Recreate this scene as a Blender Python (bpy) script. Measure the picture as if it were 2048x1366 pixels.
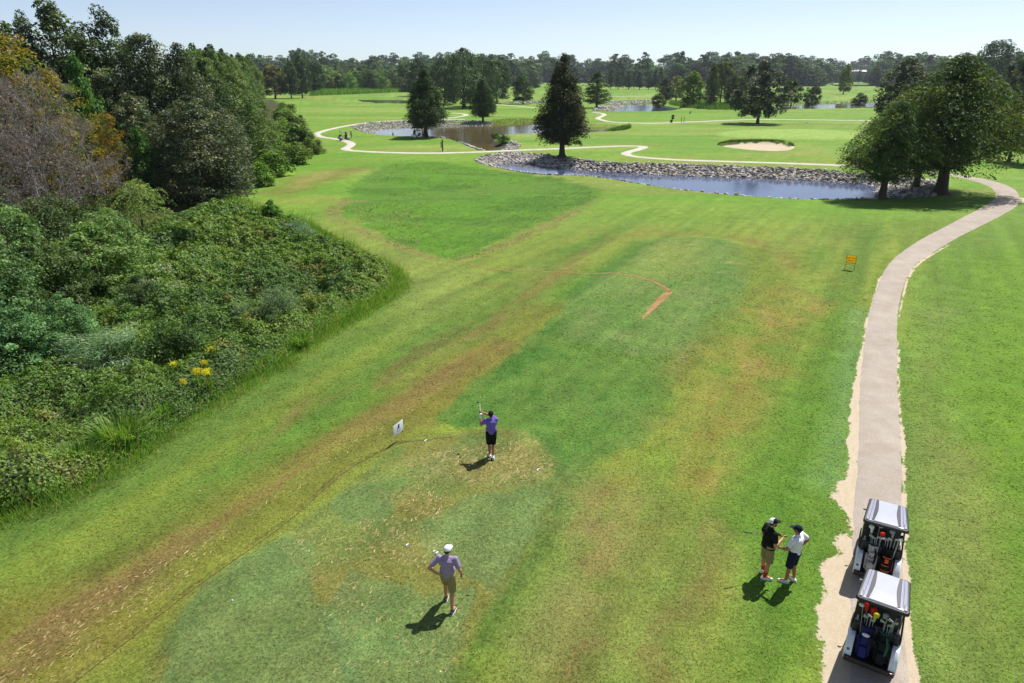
import bpy, bmesh, math, random, numpy as np
from mathutils import Vector, Matrix
R = math.radians
sc = bpy.context.scene
for o in list(bpy.data.objects): bpy.data.objects.remove(o)
COL = sc.collection

# ------------------------------------------------------------------ camera, world, sun, exposure
FPX, CH, YH = 1370.0, 12.5, 150.0          # focal length (px of a 2048 px wide frame), camera height, horizon row
TH = math.atan((683 - YH) / FPX)           # pitch below the horizon
cam_d = bpy.data.cameras.new('camera'); cam = bpy.data.objects.new('camera', cam_d); COL.objects.link(cam)
cam_d.sensor_width = 36; cam_d.lens = 36 * FPX / 2048; cam_d.clip_end = 9000; cam_d.clip_start = 0.1
cam.location = (0, 0, CH); cam.rotation_euler = (math.pi / 2 - TH, 0, 0)
sc.camera = cam
SUN_AZ, SUN_EL = R(41), R(57)              # azimuth from +Y towards +X
w = bpy.data.worlds.new('World'); sc.world = w; w.use_nodes = True
wn = w.node_tree.nodes; wl = w.node_tree.links; wn.clear()
sky = wn.new('ShaderNodeTexSky'); sky.sky_type = 'NISHITA'; sky.sun_disc = False
sky.sun_elevation = SUN_EL; sky.sun_rotation = SUN_AZ
sky.air_density = 0.6; sky.dust_density = 0.3; sky.ozone_density = 2.5
bg = wn.new('ShaderNodeBackground'); bg.inputs['Strength'].default_value = 0.108
wo = wn.new('ShaderNodeOutputWorld')
hsn = wn.new('ShaderNodeHueSaturation'); hsn.inputs['Saturation'].default_value = .72; wl.new(sky.outputs[0], hsn.inputs['Color']); wl.new(hsn.outputs[0], bg.inputs[0]); wl.new(bg.outputs[0], wo.inputs[0])
sd = bpy.data.lights.new('sun', 'SUN'); sd.energy = 5.0; sd.angle = R(0.5); sd.color = (1, .965, .91)
sun = bpy.data.objects.new('sun', sd); COL.objects.link(sun)
sv = Vector((math.sin(SUN_AZ) * math.cos(SUN_EL), math.cos(SUN_AZ) * math.cos(SUN_EL), math.sin(SUN_EL)))
sun.rotation_euler = sv.to_track_quat('Z', 'Y').to_euler(); sun.location = (30, 40, 80)
vs = sc.view_settings; vs.view_transform = 'Standard'; vs.look = 'None'; vs.gamma = 1; vs.exposure = 0.32; vs.use_curve_mapping = False
sc.render.engine = 'CYCLES'
sc.cycles.max_bounces = 6; sc.cycles.diffuse_bounces = 3; sc.cycles.glossy_bounces = 3; sc.cycles.transmission_bounces = 4
sc.cycles.transparent_max_bounces = 8; sc.cycles.volume_bounces = 0; sc.cycles.sample_clamp_indirect = 6
sc.cycles.use_adaptive_sampling = True; sc.cycles.adaptive_threshold = 0.02
sc.cycles.use_denoising = True; sc.cycles.denoiser = 'OPENIMAGEDENOISE'; sc.cycles.denoising_input_passes = 'RGB_ALBEDO_NORMAL'; sc.cycles.denoising_prefilter = 'ACCURATE'

# ------------------------------------------------------------------ helpers
def tag(o, label=None, cat=None, group=None, kind=None):
    if label: o['label'] = label
    if cat: o['category'] = cat
    if group: o['group'] = group
    if kind: o['kind'] = kind
    return o
def link(name, data, parent=None):
    o = bpy.data.objects.new(name, data); COL.objects.link(o)
    if parent is not None: o.parent = parent
    return o
def empty(name, loc=(0, 0, 0), rz=0, label=None, cat=None, group=None):
    o = link(name, None); o.location = loc; o.rotation_euler = (0, 0, rz); o.empty_display_size = .2
    return tag(o, label, cat, group)
def S(r, g, b):                              # sRGB 0..255 -> linear
    f = lambda c: (c / 255 / 12.92) if c <= 10.3 else ((c / 255 + .055) / 1.055) ** 2.4
    return (f(r), f(g), f(b))
def px2(px, py, z=0.0):                      # a pixel of the 2048 x 1366 photograph -> the place on height z
    u = (px - 1024) / FPX; v = (py - 683) / FPX
    dy = math.cos(TH) - v * math.sin(TH); dz = -math.sin(TH) - v * math.cos(TH)
    t = (z - CH) / dz
    return (u * t, dy * t, z)
def W2(pts, z=0.0): return np.array([px2(p[0], p[1], z)[:2] for p in pts])
def height_at(py, d): return CH - d * math.tan(TH + math.atan((py - 683) / FPX))
def depth(d, z=0): return d * math.cos(TH) + (CH - z) * math.sin(TH)

def node_mat(name):
    m = bpy.data.materials.new(name); m.use_nodes = True
    nt = m.node_tree; nt.nodes.clear()
    out = nt.nodes.new('ShaderNodeOutputMaterial')
    return m, nt, out
def pmat(name, rgb, rough=.5, var=.12, scale=14, bump=0.0, metal=0.0, spec=.5, coat=0.0, bdist=.01):
    m, nt, out = node_mat(name); N = nt.nodes; L = nt.links
    p = N.new('ShaderNodeBsdfPrincipled'); L.new(p.outputs[0], out.inputs[0])
    tc = N.new('ShaderNodeTexCoord'); nz = N.new('ShaderNodeTexNoise'); nz.inputs['Scale'].default_value = scale; nz.inputs['Detail'].default_value = 5
    L.new(tc.outputs['Object'], nz.inputs['Vector'])
    mr = N.new('ShaderNodeMapRange'); mr.inputs[1].default_value = .3; mr.inputs[2].default_value = .7; mr.inputs[3].default_value = 1 - var; mr.inputs[4].default_value = 1 + var
    L.new(nz.outputs[0], mr.inputs[0])
    mx = N.new('ShaderNodeMix'); mx.data_type = 'RGBA'; mx.blend_type = 'MULTIPLY'; mx.inputs[0].default_value = 1
    mx.inputs[6].default_value = (*rgb, 1); L.new(mr.outputs[0], mx.inputs[7]); L.new(mx.outputs[2], p.inputs['Base Color'])
    r2 = N.new('ShaderNodeMapRange'); r2.inputs[3].default_value = max(.02, rough - .08); r2.inputs[4].default_value = min(1, rough + .08); L.new(nz.outputs[0], r2.inputs[0]); L.new(r2.outputs[0], p.inputs['Roughness'])
    p.inputs['Metallic'].default_value = metal; p.inputs['Specular IOR Level'].default_value = spec; p.inputs['Coat Weight'].default_value = coat
    if bump:
        b = N.new('ShaderNodeBump'); b.inputs['Strength'].default_value = bump; b.inputs['Distance'].default_value = bdist
        L.new(nz.outputs[0], b.inputs['Height']); L.new(b.outputs[0], p.inputs['Normal'])
    return m

def np_mesh(name, V, F, mats=(), smooth=False, cols=None, scal=None, attr='tint'):
    """V (n,3); F (m,k) constant k. cols (n,3) -> point colour attribute."""
    me = bpy.data.meshes.new(name); V = np.asarray(V, np.float32); F = np.asarray(F, np.int32)
    k = F.shape[1]; me.vertices.add(len(V)); me.vertices.foreach_set('co', V.ravel())
    me.loops.add(F.size); me.loops.foreach_set('vertex_index', F.ravel())
    me.polygons.add(len(F)); me.polygons.foreach_set('loop_start', np.arange(0, F.size, k, dtype=np.int32))
    if smooth: me.polygons.foreach_set('use_smooth', np.ones(len(F), bool))
    if cols is not None:
        a = me.attributes.new(attr, 'FLOAT_COLOR', 'POINT'); c = np.ones((len(V), 4), np.float32); c[:, :3] = cols; a.data.foreach_set('color', c.ravel())
    for n, v in (scal or {}).items():
        a = me.attributes.new(n, 'FLOAT', 'POINT'); a.data.foreach_set('value', np.asarray(v, np.float32))
    for m in mats: me.materials.append(m)
    me.update(calc_edges=True); me.validate()
    return me

class MB:
    """collects simple shapes and links them as one mesh"""
    def __init__(s): s.v = []; s.f = []
    def add(s, vs, fs):
        b = len(s.v); s.v += [tuple(x) for x in vs]; s.f += [tuple(b + i for i in q) for q in fs]; return s
    def box(s, c, d, rot=None):
        M = rot.to_3x3() if rot is not None else Matrix.Identity(3); c = Vector(c)
        vs = [c + M @ Vector((x * d[0] / 2, y * d[1] / 2, z * d[2] / 2)) for x in (-1, 1) for y in (-1, 1) for z in (-1, 1)]
        return s.add(vs, [(0, 1, 3, 2), (4, 6, 7, 5), (0, 4, 5, 1), (2, 3, 7, 6), (0, 2, 6, 4), (1, 5, 7, 3)])
    def tube(s, pts, rad, n=8, cap=True, ell=1.0):
        pts = [Vector(p) for p in pts]
        if not hasattr(rad, '__len__'): rad = [rad] * len(pts)
        rings = []; ref = None
        for i, p in enumerate(pts):
            t = (pts[min(i + 1, len(pts) - 1)] - pts[max(i - 1, 0)]).normalized()
            if ref is None:
                ref = Vector((0, 0, 1)) if abs(t.z) < .9 else Vector((1, 0, 0))
            u = (ref - t * ref.dot(t)).normalized(); ref = u; v = t.cross(u)
            rings.append([p + (u * math.cos(2 * math.pi * k / n) + v * math.sin(2 * math.pi * k / n) * ell) * rad[i] for k in range(n)])
        return s.loft(rings, cap)
    def loft(s, rings, cap=True, closed=True):
        n = len(rings[0]); vs = [p for r in rings for p in r]; fs = []
        for i in range(len(rings) - 1):
            for k in range(n if closed else n - 1):
                a = i * n + k; b = i * n + (k + 1) % n; fs.append((a, b, b + n, a + n))
        if cap and closed: fs.append(tuple(range(n - 1, -1, -1))); fs.append(tuple((len(rings) - 1) * n + k for k in range(n)))
        return s.add(vs, fs)
    def ell(s, c, r, nu=12, nv=8, rot=None):
        c = Vector(c); M = rot.to_3x3() if rot is not None else Matrix.Identity(3); rings = []
        for j in range(nv + 1):
            a = -math.pi / 2 + math.pi * max(.02, min(.98, j / nv)); rings.append([c + M @ Vector((r[0] * math.cos(a) * math.cos(2 * math.pi * k / nu), r[1] * math.cos(a) * math.sin(2 * math.pi * k / nu), r[2] * math.sin(a))) for k in range(nu)])
        return s.loft(rings)
    def cap(s, p0, p1, r0, r1, n=12):      # tapered capsule
        p0 = Vector(p0); p1 = Vector(p1); t = (p1 - p0).normalized(); pts = []; rr = []
        for a in (-80, -55, -30, 0): pts.append(p0 + t * r0 * math.sin(R(a))); rr.append(r0 * math.cos(R(a)))
        for a in (0, 30, 55, 80): pts.append(p1 + t * r1 * math.sin(R(a))); rr.append(r1 * math.cos(R(a)))
        return s.tube(pts, rr, n)
    def extrude(s, poly, vec):
        n = len(poly); vec = Vector(vec); a = [Vector(p) for p in poly]; vs = a + [p + vec for p in a]
        fs = [tuple(range(n - 1, -1, -1)), tuple(range(n, 2 * n))] + [(i, (i + 1) % n, n + (i + 1) % n, n + i) for i in range(n)]
        return s.add(vs, fs)
    def mesh(s, name, m, smooth=True, bevel=0, seg=2, ang=35):
        me = bpy.data.meshes.new(name); me.from_pydata([tuple(x) for x in s.v], [], s.f)
        bm = bmesh.new(); bm.from_mesh(me); bmesh.ops.recalc_face_normals(bm, faces=bm.faces)
        if bevel:
            es = [e for e in bm.edges if len(e.link_faces) == 2 and e.calc_face_angle(0) > R(30)]
            bmesh.ops.bevel(bm, geom=es, offset=bevel, segments=seg, profile=.6, affect='EDGES')
        for f in bm.faces: f.smooth = smooth
        for e in bm.edges:
            if len(e.link_faces) == 2 and e.calc_face_angle(0) > R(ang): e.smooth = False
        bm.to_mesh(me); bm.free()
        if m is not None: me.materials.append(m)
        return me
    def build(s, name, m, parent=None, **k): return link(name, s.mesh(name, m, **k), parent)
    def voxel(s, name, m, parent=None, size=.012, dec=.4, sm=3):
        me = bpy.data.meshes.new(name); me.from_pydata([tuple(x) for x in s.v], [], s.f)
        bm = bmesh.new(); bm.from_mesh(me); bmesh.ops.recalc_face_normals(bm, faces=bm.faces); bm.to_mesh(me); bm.free()
        o = bpy.data.objects.new(name, me); COL.objects.link(o)
        rm = o.modifiers.new('r', 'REMESH'); rm.mode = 'VOXEL'; rm.voxel_size = size
        if sm: q = o.modifiers.new('s', 'SMOOTH'); q.factor = .5; q.iterations = sm
        if dec < 1: q = o.modifiers.new('d', 'DECIMATE'); q.ratio = dec
        dg = bpy.context.evaluated_depsgraph_get(); m2 = bpy.data.meshes.new_from_object(o.evaluated_get(dg)); m2.name = name
        o.modifiers.clear(); o.data = m2; bpy.data.meshes.remove(me)
        m2.polygons.foreach_set('use_smooth', np.ones(len(m2.polygons), bool)); m2.materials.clear(); m2.materials.append(m)
        if parent is not None: o.parent = parent
        return o

# ------------------------------------------------------------------ numpy noise and distances
def _h(ix, iy, seed):
    n = (ix.astype(np.int64) * 374761393 + iy.astype(np.int64) * 668265263 + seed * 974634777) & 0x7fffffff
    n = ((n ^ (n >> 13)) * 1274126177) & 0x7fffffff
    return ((n ^ (n >> 16)) & 0xffffff) / float(0xffffff)
def vnoise(x, y, seed=0):
    ix = np.floor(x); iy = np.floor(y); fx = x - ix; fy = y - iy; fx = fx * fx * (3 - 2 * fx); fy = fy * fy * (3 - 2 * fy)
    a = _h(ix, iy, seed); b = _h(ix + 1, iy, seed); c = _h(ix, iy + 1, seed); d = _h(ix + 1, iy + 1, seed)
    return (a * (1 - fx) + b * fx) * (1 - fy) + (c * (1 - fx) + d * fx) * fy
def fbm(x, y, s=1.0, o=4, seed=0, gain=.5):
    t = 0; a = 1; n = 0
    for i in range(o): t = t + a * vnoise(x / s * 2 ** i + 17.3 * i, y / s * 2 ** i - 9.1 * i, seed + i); n += a; a *= gain
    return t / n
def sstep(a, b, x): t = np.clip((x - a) / (b - a), 0, 1); return t * t * (3 - 2 * t)
def dline(X, Y, line):
    best = np.full(X.shape, 1e9); par = np.zeros(X.shape); n = len(line) - 1
    for i in range(n):
        ax, ay = line[i]; bx, by = line[i + 1]; dx, dy = bx - ax, by - ay; l2 = dx * dx + dy * dy + 1e-9
        t = np.clip(((X - ax) * dx + (Y - ay) * dy) / l2, 0, 1); d = np.hypot(X - ax - t * dx, Y - ay - t * dy)
        m = d < best; best = np.where(m, d, best); par = np.where(m, (i + t) / n, par)
    return best, par
def sdpoly(X, Y, P):                         # negative inside
    d, _ = dline(X, Y, np.vstack([P, P[:1]])); ins = np.zeros(X.shape, bool); n = len(P)
    for i in range(n):
        ax, ay = P[i]; bx, by = P[(i + 1) % n]
        c = ((ay > Y) != (by > Y)) & (X < (bx - ax) * (Y - ay) / (by - ay + 1e-12) + ax); ins ^= c
    return np.where(ins, -d, d)
def smooth_line(P, n=8, closed=False):       # Catmull-Rom
    P = np.asarray(P, float); out = []; N = len(P)
    for i in range(N if closed else N - 1):
        g = (lambda k: P[k % N]) if closed else (lambda k: P[min(max(k, 0), N - 1)])
        p0, p1, p2, p3 = g(i - 1), g(i), g(i + 1), g(i + 2)
        for k in range(n):
            t = k / n; out.append(.5 * (2 * p1 + (p2 - p0) * t + (2 * p0 - 5 * p1 + 4 * p2 - p3) * t * t + (3 * p1 - p0 - 3 * p2 + p3) * t ** 3))
    if not closed: out.append(P[-1])
    return np.array(out)
def resample(P, n):
    P = np.asarray(P); s = np.r_[0, np.cumsum(np.linalg.norm(np.diff(P, axis=0), axis=1))]; t = np.linspace(0, s[-1], n)
    return np.stack([np.interp(t, s, P[:, k]) for k in range(P.shape[1])], 1)

rng = np.random.default_rng(7)
def scatter_in(P, n, r=rng):
    lo, hi = P.min(0), P.max(0); out = []
    while sum(map(len, out)) < n:
        q = lo + r.random((n * 2, 2)) * (hi - lo); out.append(q[sdpoly(q[:, 0], q[:, 1], P) < 0])
    return np.vstack(out)[:n]

# ------------------------------------------------------------------ places read off the photograph
POND = []   # (outer lip polygon, water polygon, water level)
def pond(O, Wf, Wn, level, push):
    o = smooth_line(W2(O), 4, True); wf = W2(Wf, level); wn_ = W2(Wn) + np.array([0, push]); wp = smooth_line(np.vstack([wf, wn_]), 4, True)
    POND.append((o, wp, level))
pond([(950,319),(963,312),(985,308),(1020,305.5),(1060,307),(1100,311),(1160,318),(1230,325),(1300,327),(1360,328),(1430,330),(1510,333),(1580,336),(1640,339),(1700,345),(1760,350),(1815,356),(1845,366),(1860,375),(1862,384),(1850,391),(1800,394.5),(1747,397),(1650,399),(1575,396.5),(1467,390),(1360,379),(1296,370),(1188,353),(1113,349.5),(1049,344),(984,332),(958,325)],
     [(988,330),(1017,326),(1060,328),(1113,334.5),(1156,339),(1242,345.5),(1360,352),(1510,356),(1618,361),(1704,366.5),(1742,371),(1756,380)],
     [(1756,392),(1735,394.5),(1650,396.5),(1575,394),(1467,387),(1360,376.5),(1296,367),(1188,350),(1113,346.5),(1049,341),(990,332)], -1.1, .9)
pond([(703,254),(715,248),(745,245.5),(800,243),(890,241.5),(940,241),(1000,240),(1050,238),(1075,236),(1120,240),(1187,247),(1240,251),(1262,255),(1240,261),(1182,263.5),(1071,266.5),(1005,268.5),(988,277),(1000,283),(1030,286),(1040,292),(1022,300.5),(970,300.5),(945,294.5),(915,283),(888,275.5),(868,272.5),(845,271.5),(800,271.5),(753,268.5),(720,262)],
     [(750,262),(767,258),(800,256),(886,253),(972,251.5),(1015,251),(1069,247.5),(1120,250),(1182,253.6),(1228,256.5)],
     [(1225,259),(1182,261.5),(1071,264),(1000,266),(977,276),(988,285),(1003,292),(1006,297.5),(985,298.5),(968,294),(935,283),(893,274),(868,270.8),(845,269.8),(800,269.8),(756,266.5)], -.9, .6)
pond([(1187,212),(1200,206),(1240,203),(1300,202),(1320,206),(1350,211),(1364,217),(1340,221),(1300,222.5),(1240,222),(1200,222),(1190,218)],
     [(1258,209.7),(1303,209.8),(1346,214.2),(1357,217.5)], [(1330,219.5),(1290,220.5),(1240,220.5),(1222,219),(1242,214.5)], -.5, .5)
pond([(1530,213),(1600,206),(1700,203),(1760,201),(1782,206),(1760,213),(1700,216),(1600,217.5),(1540,218)],
     [(1550,214),(1600,210),(1700,207),(1760,205.5)], [(1765,210),(1700,213.5),(1600,215.5),(1555,216.3)], -.5, .5)
pond([(690,201),(722,197.5),(810,198),(842,202),(815,207),(740,204)], [(716,200.3),(740,199.8),(808,200.6),(824,203)], [(800,205),(745,202.5)], -.4, .5)
pond([(1655,170),(1668,167.5),(1745,168),(1752,171),(1700,172.6),(1660,172)], [(1664,169.6),(1700,169.2),(1742,169.6)], [(1735,171.4),(1680,171.4)], -.3, .5)

BUNK_O = smooth_line(W2([(1440,291),(1446,286),(1480,282.5),(1530,281.5),(1572,284.5),(1588,291),(1583,298.5),(1553,301.5),(1510,300),(1467,295.5)]), 4, True)
BUNK_FAR = smooth_line(W2([(1436,290.5),(1446,286),(1480,282.5),(1530,281.5),(1572,284.5),(1589,292)]), 5)
BUNK_NEAR = smooth_line(W2([(1438,291.5),(1452,294),(1480,297),(1510,300),(1553,301.5),(1583,298.5),(1589,292)]), 4)
GREEN = smooth_line(W2([(1432,271),(1470,263.5),(1560,261),(1650,262),(1697,267),(1740,275),(1700,281),(1620,282.5),(1540,280.5),(1460,276)]), 4, True)
TEE1 = smooth_line(W2([(330,1420),(345,1260),(450,1150),(600,1050),(720,960),(800,900),(860,880),(930,868),(1010,862),(1085,880),(1120,940),(1115,1010),(1060,1100),(1000,1200),(930,1300),(880,1420)]), 4, True)
TEE2 = smooth_line(W2([(1285,487),(1400,478),(1475,492),(1495,540),(1490,610),(1440,690),(1300,715),(1170,690),(1115,650),(1145,590),(1210,545),(1250,515)]), 4, True)
MID = smooth_line(W2([(880,830),(960,760),(1040,700),(1080,655),(1120,640),(1300,715),(1420,690),(1350,780),(1310,860),(1200,920),(1130,930),(1085,875),(1000,855),(920,860)]), 4, True)
SWALE = smooth_line(W2([(690,395),(720,360),(770,330),(860,322),(960,335),(1080,350),(1180,372),(1200,390),(1120,425),(1030,465),(960,500),(915,512),(860,505),(780,475),(720,440),(680,420)]), 4, True)
WOODEDGE = [(-260,1190),(0,1040),(100,1010),(200,962),(280,905),(350,862),(420,818),(480,776),(560,735),(612,692),(680,652),(750,612),(792,582),(796,552),(740,522),(690,497),(640,468),(580,447),(530,432),(480,416),(452,396),(480,366),(540,340),(600,314),(640,291),(622,268),(600,248),(582,226),(562,207),(545,198)]
WE = W2(WOODEDGE)
WOOD = np.vstack([WE, [[-260, 420], [-400, 200], [-200, 20], [-60, -10]]])
BRAMBLE = W2([(-260,1185),(0,1035),(100,1004),(200,956),(280,899),(350,856),(420,812),(480,770),(560,729),(612,687),(680,646),(750,606),(786,580),(788,552),(738,525),(688,500),(638,472),(578,450),(528,435),(470,420),(420,425),(380,440),(330,460),(270,490),(180,530),(60,580),(-80,640),(-300,760)])

def ground_z(x, y):
    x = np.asarray(x, float); y = np.asarray(y, float)
    z = .10 * (fbm(x, y, 30, 2, 5) - .5) * sstep(40, 70, y)
    for P, a, s in ((TEE1, .22, 1.6), (TEE2, .28, 2.2), (GREEN, .5, 5.0), (SWALE, -.3, 5.0)):
        m = (x > P[:, 0].min() - 6) & (x < P[:, 0].max() + 6) & (y > P[:, 1].min() - 6) & (y < P[:, 1].max() + 6)
        if m.any():
            d = sdpoly(x[m], y[m], P); z[m] += a * sstep(s * .6, -s * .6, d)
    m = (x > BUNK_O[:, 0].min() - 1) & (x < BUNK_O[:, 0].max() + 1) & (y > BUNK_O[:, 1].min() - 1) & (y < BUNK_O[:, 1].max() + 1)
    if m.any():
        d = sdpoly(x[m], y[m], BUNK_O); df, _ = dline(x[m], y[m], BUNK_FAR)
        dn, _ = dline(x[m], y[m], BUNK_NEAR); z[m] += np.where(d < 0, -.62 * sstep(0, .6, df) * sstep(-.5, 3.5, dn), 0)
    for O, Wp_, lv in POND:
        m = (x > O[:, 0].min() - 1) & (x < O[:, 0].max() + 1) & (y > O[:, 1].min() - 1) & (y < O[:, 1].max() + 1)
        if not m.any(): continue
        a = sdpoly(x[m], y[m], O); b = sdpoly(x[m], y[m], Wp_)
        ins = a < 0; t = np.clip(-a / (np.maximum(b, 0) + np.maximum(-a, 0) + 1e-6), 0, 1)
        zz = np.where(b < 0, lv - .1 - np.clip(-b * .3, 0, 1.0), (lv - .1) * t ** .8)
        z[m] = np.where(ins | (b < 0), np.minimum(zz, z[m] * (1 - t)), z[m])
    return z
def gz(x, y): return float(ground_z(np.array([x]), np.array([y]))[0])
def at(px, py):                              # pixel -> the place on the ground
    z = 0
    for _ in range(3):
        x, y, _z = px2(px, py, z); z = gz(x, y)
    return Vector((x, y, z))

# ------------------------------------------------------------------ ground: one sheet, fine near the tees, coarse towards the horizon
KA = 1 / 1.50                                # photograph brightness of a sunlit surface -> its own albedo
def C(r, g, b): return np.array(S(r, g, b)) * KA
fa = np.radians(np.linspace(-46, 46, 560)); ca = np.radians(np.concatenate([np.arange(-180, -46, 4.0), np.arange(50, 180, 4.0)]))
ANG = np.sort(np.concatenate([fa, ca]))
rr = [.5]
while rr[-1] < 9: rr.append(rr[-1] * 1.15)
while rr[-1] < 330: rr.append(rr[-1] * (1.0042 if 118 < rr[-1] < 150 else 1.0062 if 68 < rr[-1] < 118 else 1.0084))
while rr[-1] < 5200: rr.append(rr[-1] * 1.07)
RAD = np.array(rr); nr, na = len(RAD), len(ANG)
GX = (RAD[:, None] * np.sin(ANG)[None]).ravel(); GY = (RAD[:, None] * np.cos(ANG)[None]).ravel()
GZ = ground_z(GX, GY)
i = np.arange(nr - 1)[:, None] * na; j = np.arange(na)[None]; jn = (j + 1) % na
GF = np.stack([i + j, i + jn, i + na + jn, i + na + j], -1).reshape(-1, 4)

ux, uy = .49, .872                           # mowing direction
A = GX * ux + GY * uy; B = GX * uy - GY * ux
n1 = fbm(GX, GY, 6, 4, 1); n2 = fbm(GX, GY, 1.6, 4, 2); n3 = fbm(A / 9, B / 1.1, 1, 4, 3); n4 = fbm(A / 30, B / 5, 1, 3, 4); n5 = fbm(GX, GY, .5, 3, 8); n7 = fbm(GX, GY, .35, 2, 18); n6 = fbm(A / 5, B / .35, 1, 3, 9)
T = np.tile(C(126, 151, 60), (len(GX), 1)); STRAW = np.zeros(len(GX)); SAND = np.zeros(len(GX))
def mix(col, wgt):
    global T
    T = T + (np.asarray(col) - T) * np.clip(wgt, 0, 1)[:, None]
def area(P, soft, na_=0.0, noise=None):
    Pp = np.asarray(P); out = np.zeros(len(GX)); g = soft + na_ + 1
    m = (GX > Pp[:, 0].min() - g) & (GX < Pp[:, 0].max() + g) & (GY > Pp[:, 1].min() - g) & (GY < Pp[:, 1].max() + g)
    d = sdpoly(GX[m], GY[m], Pp)
    if noise is not None: d = d + na_ * (noise[m] - .5) * 2
    out[m] = sstep(soft, -soft, d); return out
def stroke(L, wd, soft, na_=0.0, noise=None):
    Lp = np.asarray(L); out = np.zeros(len(GX)); wmax = np.max(wd); g = wmax + soft + na_ + 1
    m = (GX > Lp[:, 0].min() - g) & (GX < Lp[:, 0].max() + g) & (GY > Lp[:, 1].min() - g) & (GY < Lp[:, 1].max() + g)
    d, t = dline(GX[m], GY[m], Lp); ww = np.interp(t, np.linspace(0, 1, len(wd)), wd) if hasattr(wd, '__len__') else wd
    d = d - ww
    if noise is not None: d = d + na_ * (noise[m] - .5) * 2
    out[m] = sstep(soft, -soft, d); return out
BROWN, DBROWN, TAN, OCHRE = C(146, 130, 72), C(120, 108, 62), C(196, 168, 116), C(156, 146, 68)
# fairway in general: yellow-green, streaked along the mowing
mix(C(150, 170, 68), (n4 - .35) * 2.0); mix(C(106, 142, 50), (n3 - .50) * 3.0); nb_ = fbm(A / 26, B / 1.6, 1, 3, 61); mix(C(150, 168, 66), sstep(.52, .62, nb_) * .6); mix(C(102, 140, 52), sstep(.46, .36, nb_) * .5); mix(C(150, 160, 76), (n1 - .55) * 2.2)
far = sstep(55, 75, GY)
mix(C(138, 180, 62), far * .75); mix(C(112, 165, 48), far * sstep(.45, .65, fbm(GX / 40, GY / 9, 1, 4, 31)) * .75); mix(C(165, 186, 92), far * sstep(.5, .7, fbm(GX / 60, GY / 12, 1, 4, 33)) * .7)
mix(C(158, 160, 80), far * sstep(.6, .72, fbm(GX / 25, GY / 8, 1, 4, 35)) * .5)
# the lush bank right of the path
RP = W2([(1690,1500),(1815,1250),(1812,1100),(1808,900),(1799,700),(1820,560),(1870,505),(1970,450),(2045,405),(2300,420),(2600,1500)])
mix(C(120, 156, 62), area(RP, 1.0) * .8)
mix(C(120, 160, 46), area(W2([(1890,700),(1960,520),(2080,450),(2400,480),(2700,1500),(2000,1420),(1960,1100),(1910,900)]), 2.5, 2, n1) * .85)
mix(C(100, 144, 42), area(W2([(1960,640),(2100,560),(2400,600),(2500,1200),(2040,1100),(1985,850)]), 2.5, 2.2, n1) * .5 * sstep(.4, .6, n2))
mix(C(150, 165, 88), stroke(W2([(1880,1300),(1870,1100),(1860,900),(1850,750),(1880,620)]), .5, 1.2, .8, n2) * .45)
mix(C(160, 150, 84), stroke(W2([(1960,1250),(1945,1050),(1925,900)]), .5, 1.2, .8, n2) * .4)
mix(C(92, 140, 60), stroke(W2([(1818,1366),(1815,1100),(1812,900),(1804,700)]), .25, .5, .4, n2) * .5)
# left fairway, dull near the brambles
mix(C(104, 136, 56), stroke(W2([(-80,1110),(120,1030),(300,930),(480,810),(620,720),(760,630),(830,570)]), [1.0, 1.3, 1.6, 1.4], 1.4, .8, n2) * .75)
mix(C(142, 160, 62), stroke(W2([(0,1160),(220,1040),(440,900),(640,770),(780,680)]), .5, .7, .5, n3) * .6)
mix(C(96, 140, 54), stroke(W2([(0,1240),(260,1090),(480,930),(700,780),(880,650)]), .5, .8, .5, n3) * .55)
mix(C(150, 164, 84), area(W2([(620,500),(700,470),(860,520),(960,545),(940,600),(830,650),(790,560),(740,520)]), 3) * .6)
# brown streak along the tee
mot = .5 * n1 + .5 * n2; mot3 = .45 * n3 + .3 * n2 + .25 * n6; pat = fbm(A / 2.6, B / 1.1, 1, 4, 12)
OL = C(138, 132, 58)
s = stroke(smooth_line(W2([(-120,1380),(150,1235),(330,1120),(520,1000),(700,890),(800,830),(900,755),(1010,690),(1080,620)]), 4), [2.2, 2.0, 1.7, 1.5, 1.5, 1.6, 1.1], 1.1, 1.0, n3)
mix(OL, s * (.55 + .35 * sstep(.4, .6, n1)))
for L, wd, k in (([(-120,1370),(150,1225),(330,1105),(520,990),(640,900),(740,840),(830,790),(920,735),(1010,685)], [1.2, .7, .45, .4, .45, .7, 1.0, .9, .4], .8), ([(60,1240),(200,1160),(330,1090),(420,1030),(500,980)], [.3, .5, .5, .2], .75), ([(560,860),(610,800),(655,738)], [.2, .35, .15], .7), ([(760,770),(860,700),(980,645),(1080,575),(1170,520)], [.5, .9, .7, .4], .6), ([(960,570),(1080,560),(1180,500),(1260,470)], .6, .35), ([(500,900),(640,810),(720,770)], .35, .35)):
    s = stroke(smooth_line(W2(L), 4), wd, .5, .9, mot3); kk = s * k
    mix(BROWN, kk * sstep(.40, .58, mot3)); mix(C(140, 118, 66), kk * sstep(.50, .62, n6) * .6); mix(DBROWN, kk * sstep(.5, .66, pat) * .7); STRAW += kk * .10
s = stroke(W2([(-100,1400),(60,1310),(200,1220),(330,1140),(430,1080)]), [2.0, 1.6, 1.1, .5], .8, .8, n3); STRAW += s * .17 * sstep(.42, .6, mot3); mix(C(122, 98, 66), s * sstep(.45, .6, mot3) * .5)
mix(C(112, 100, 54), stroke(W2([(130,1366),(350,1200),(560,1050),(690,935),(792,888),(850,880)]), .035, .04, .03, n5) * .85)
mix(C(110, 98, 50), stroke(W2([(792,888),(850,880),(1000,884)]), .03, .04, .03, n5) * .5)
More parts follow.
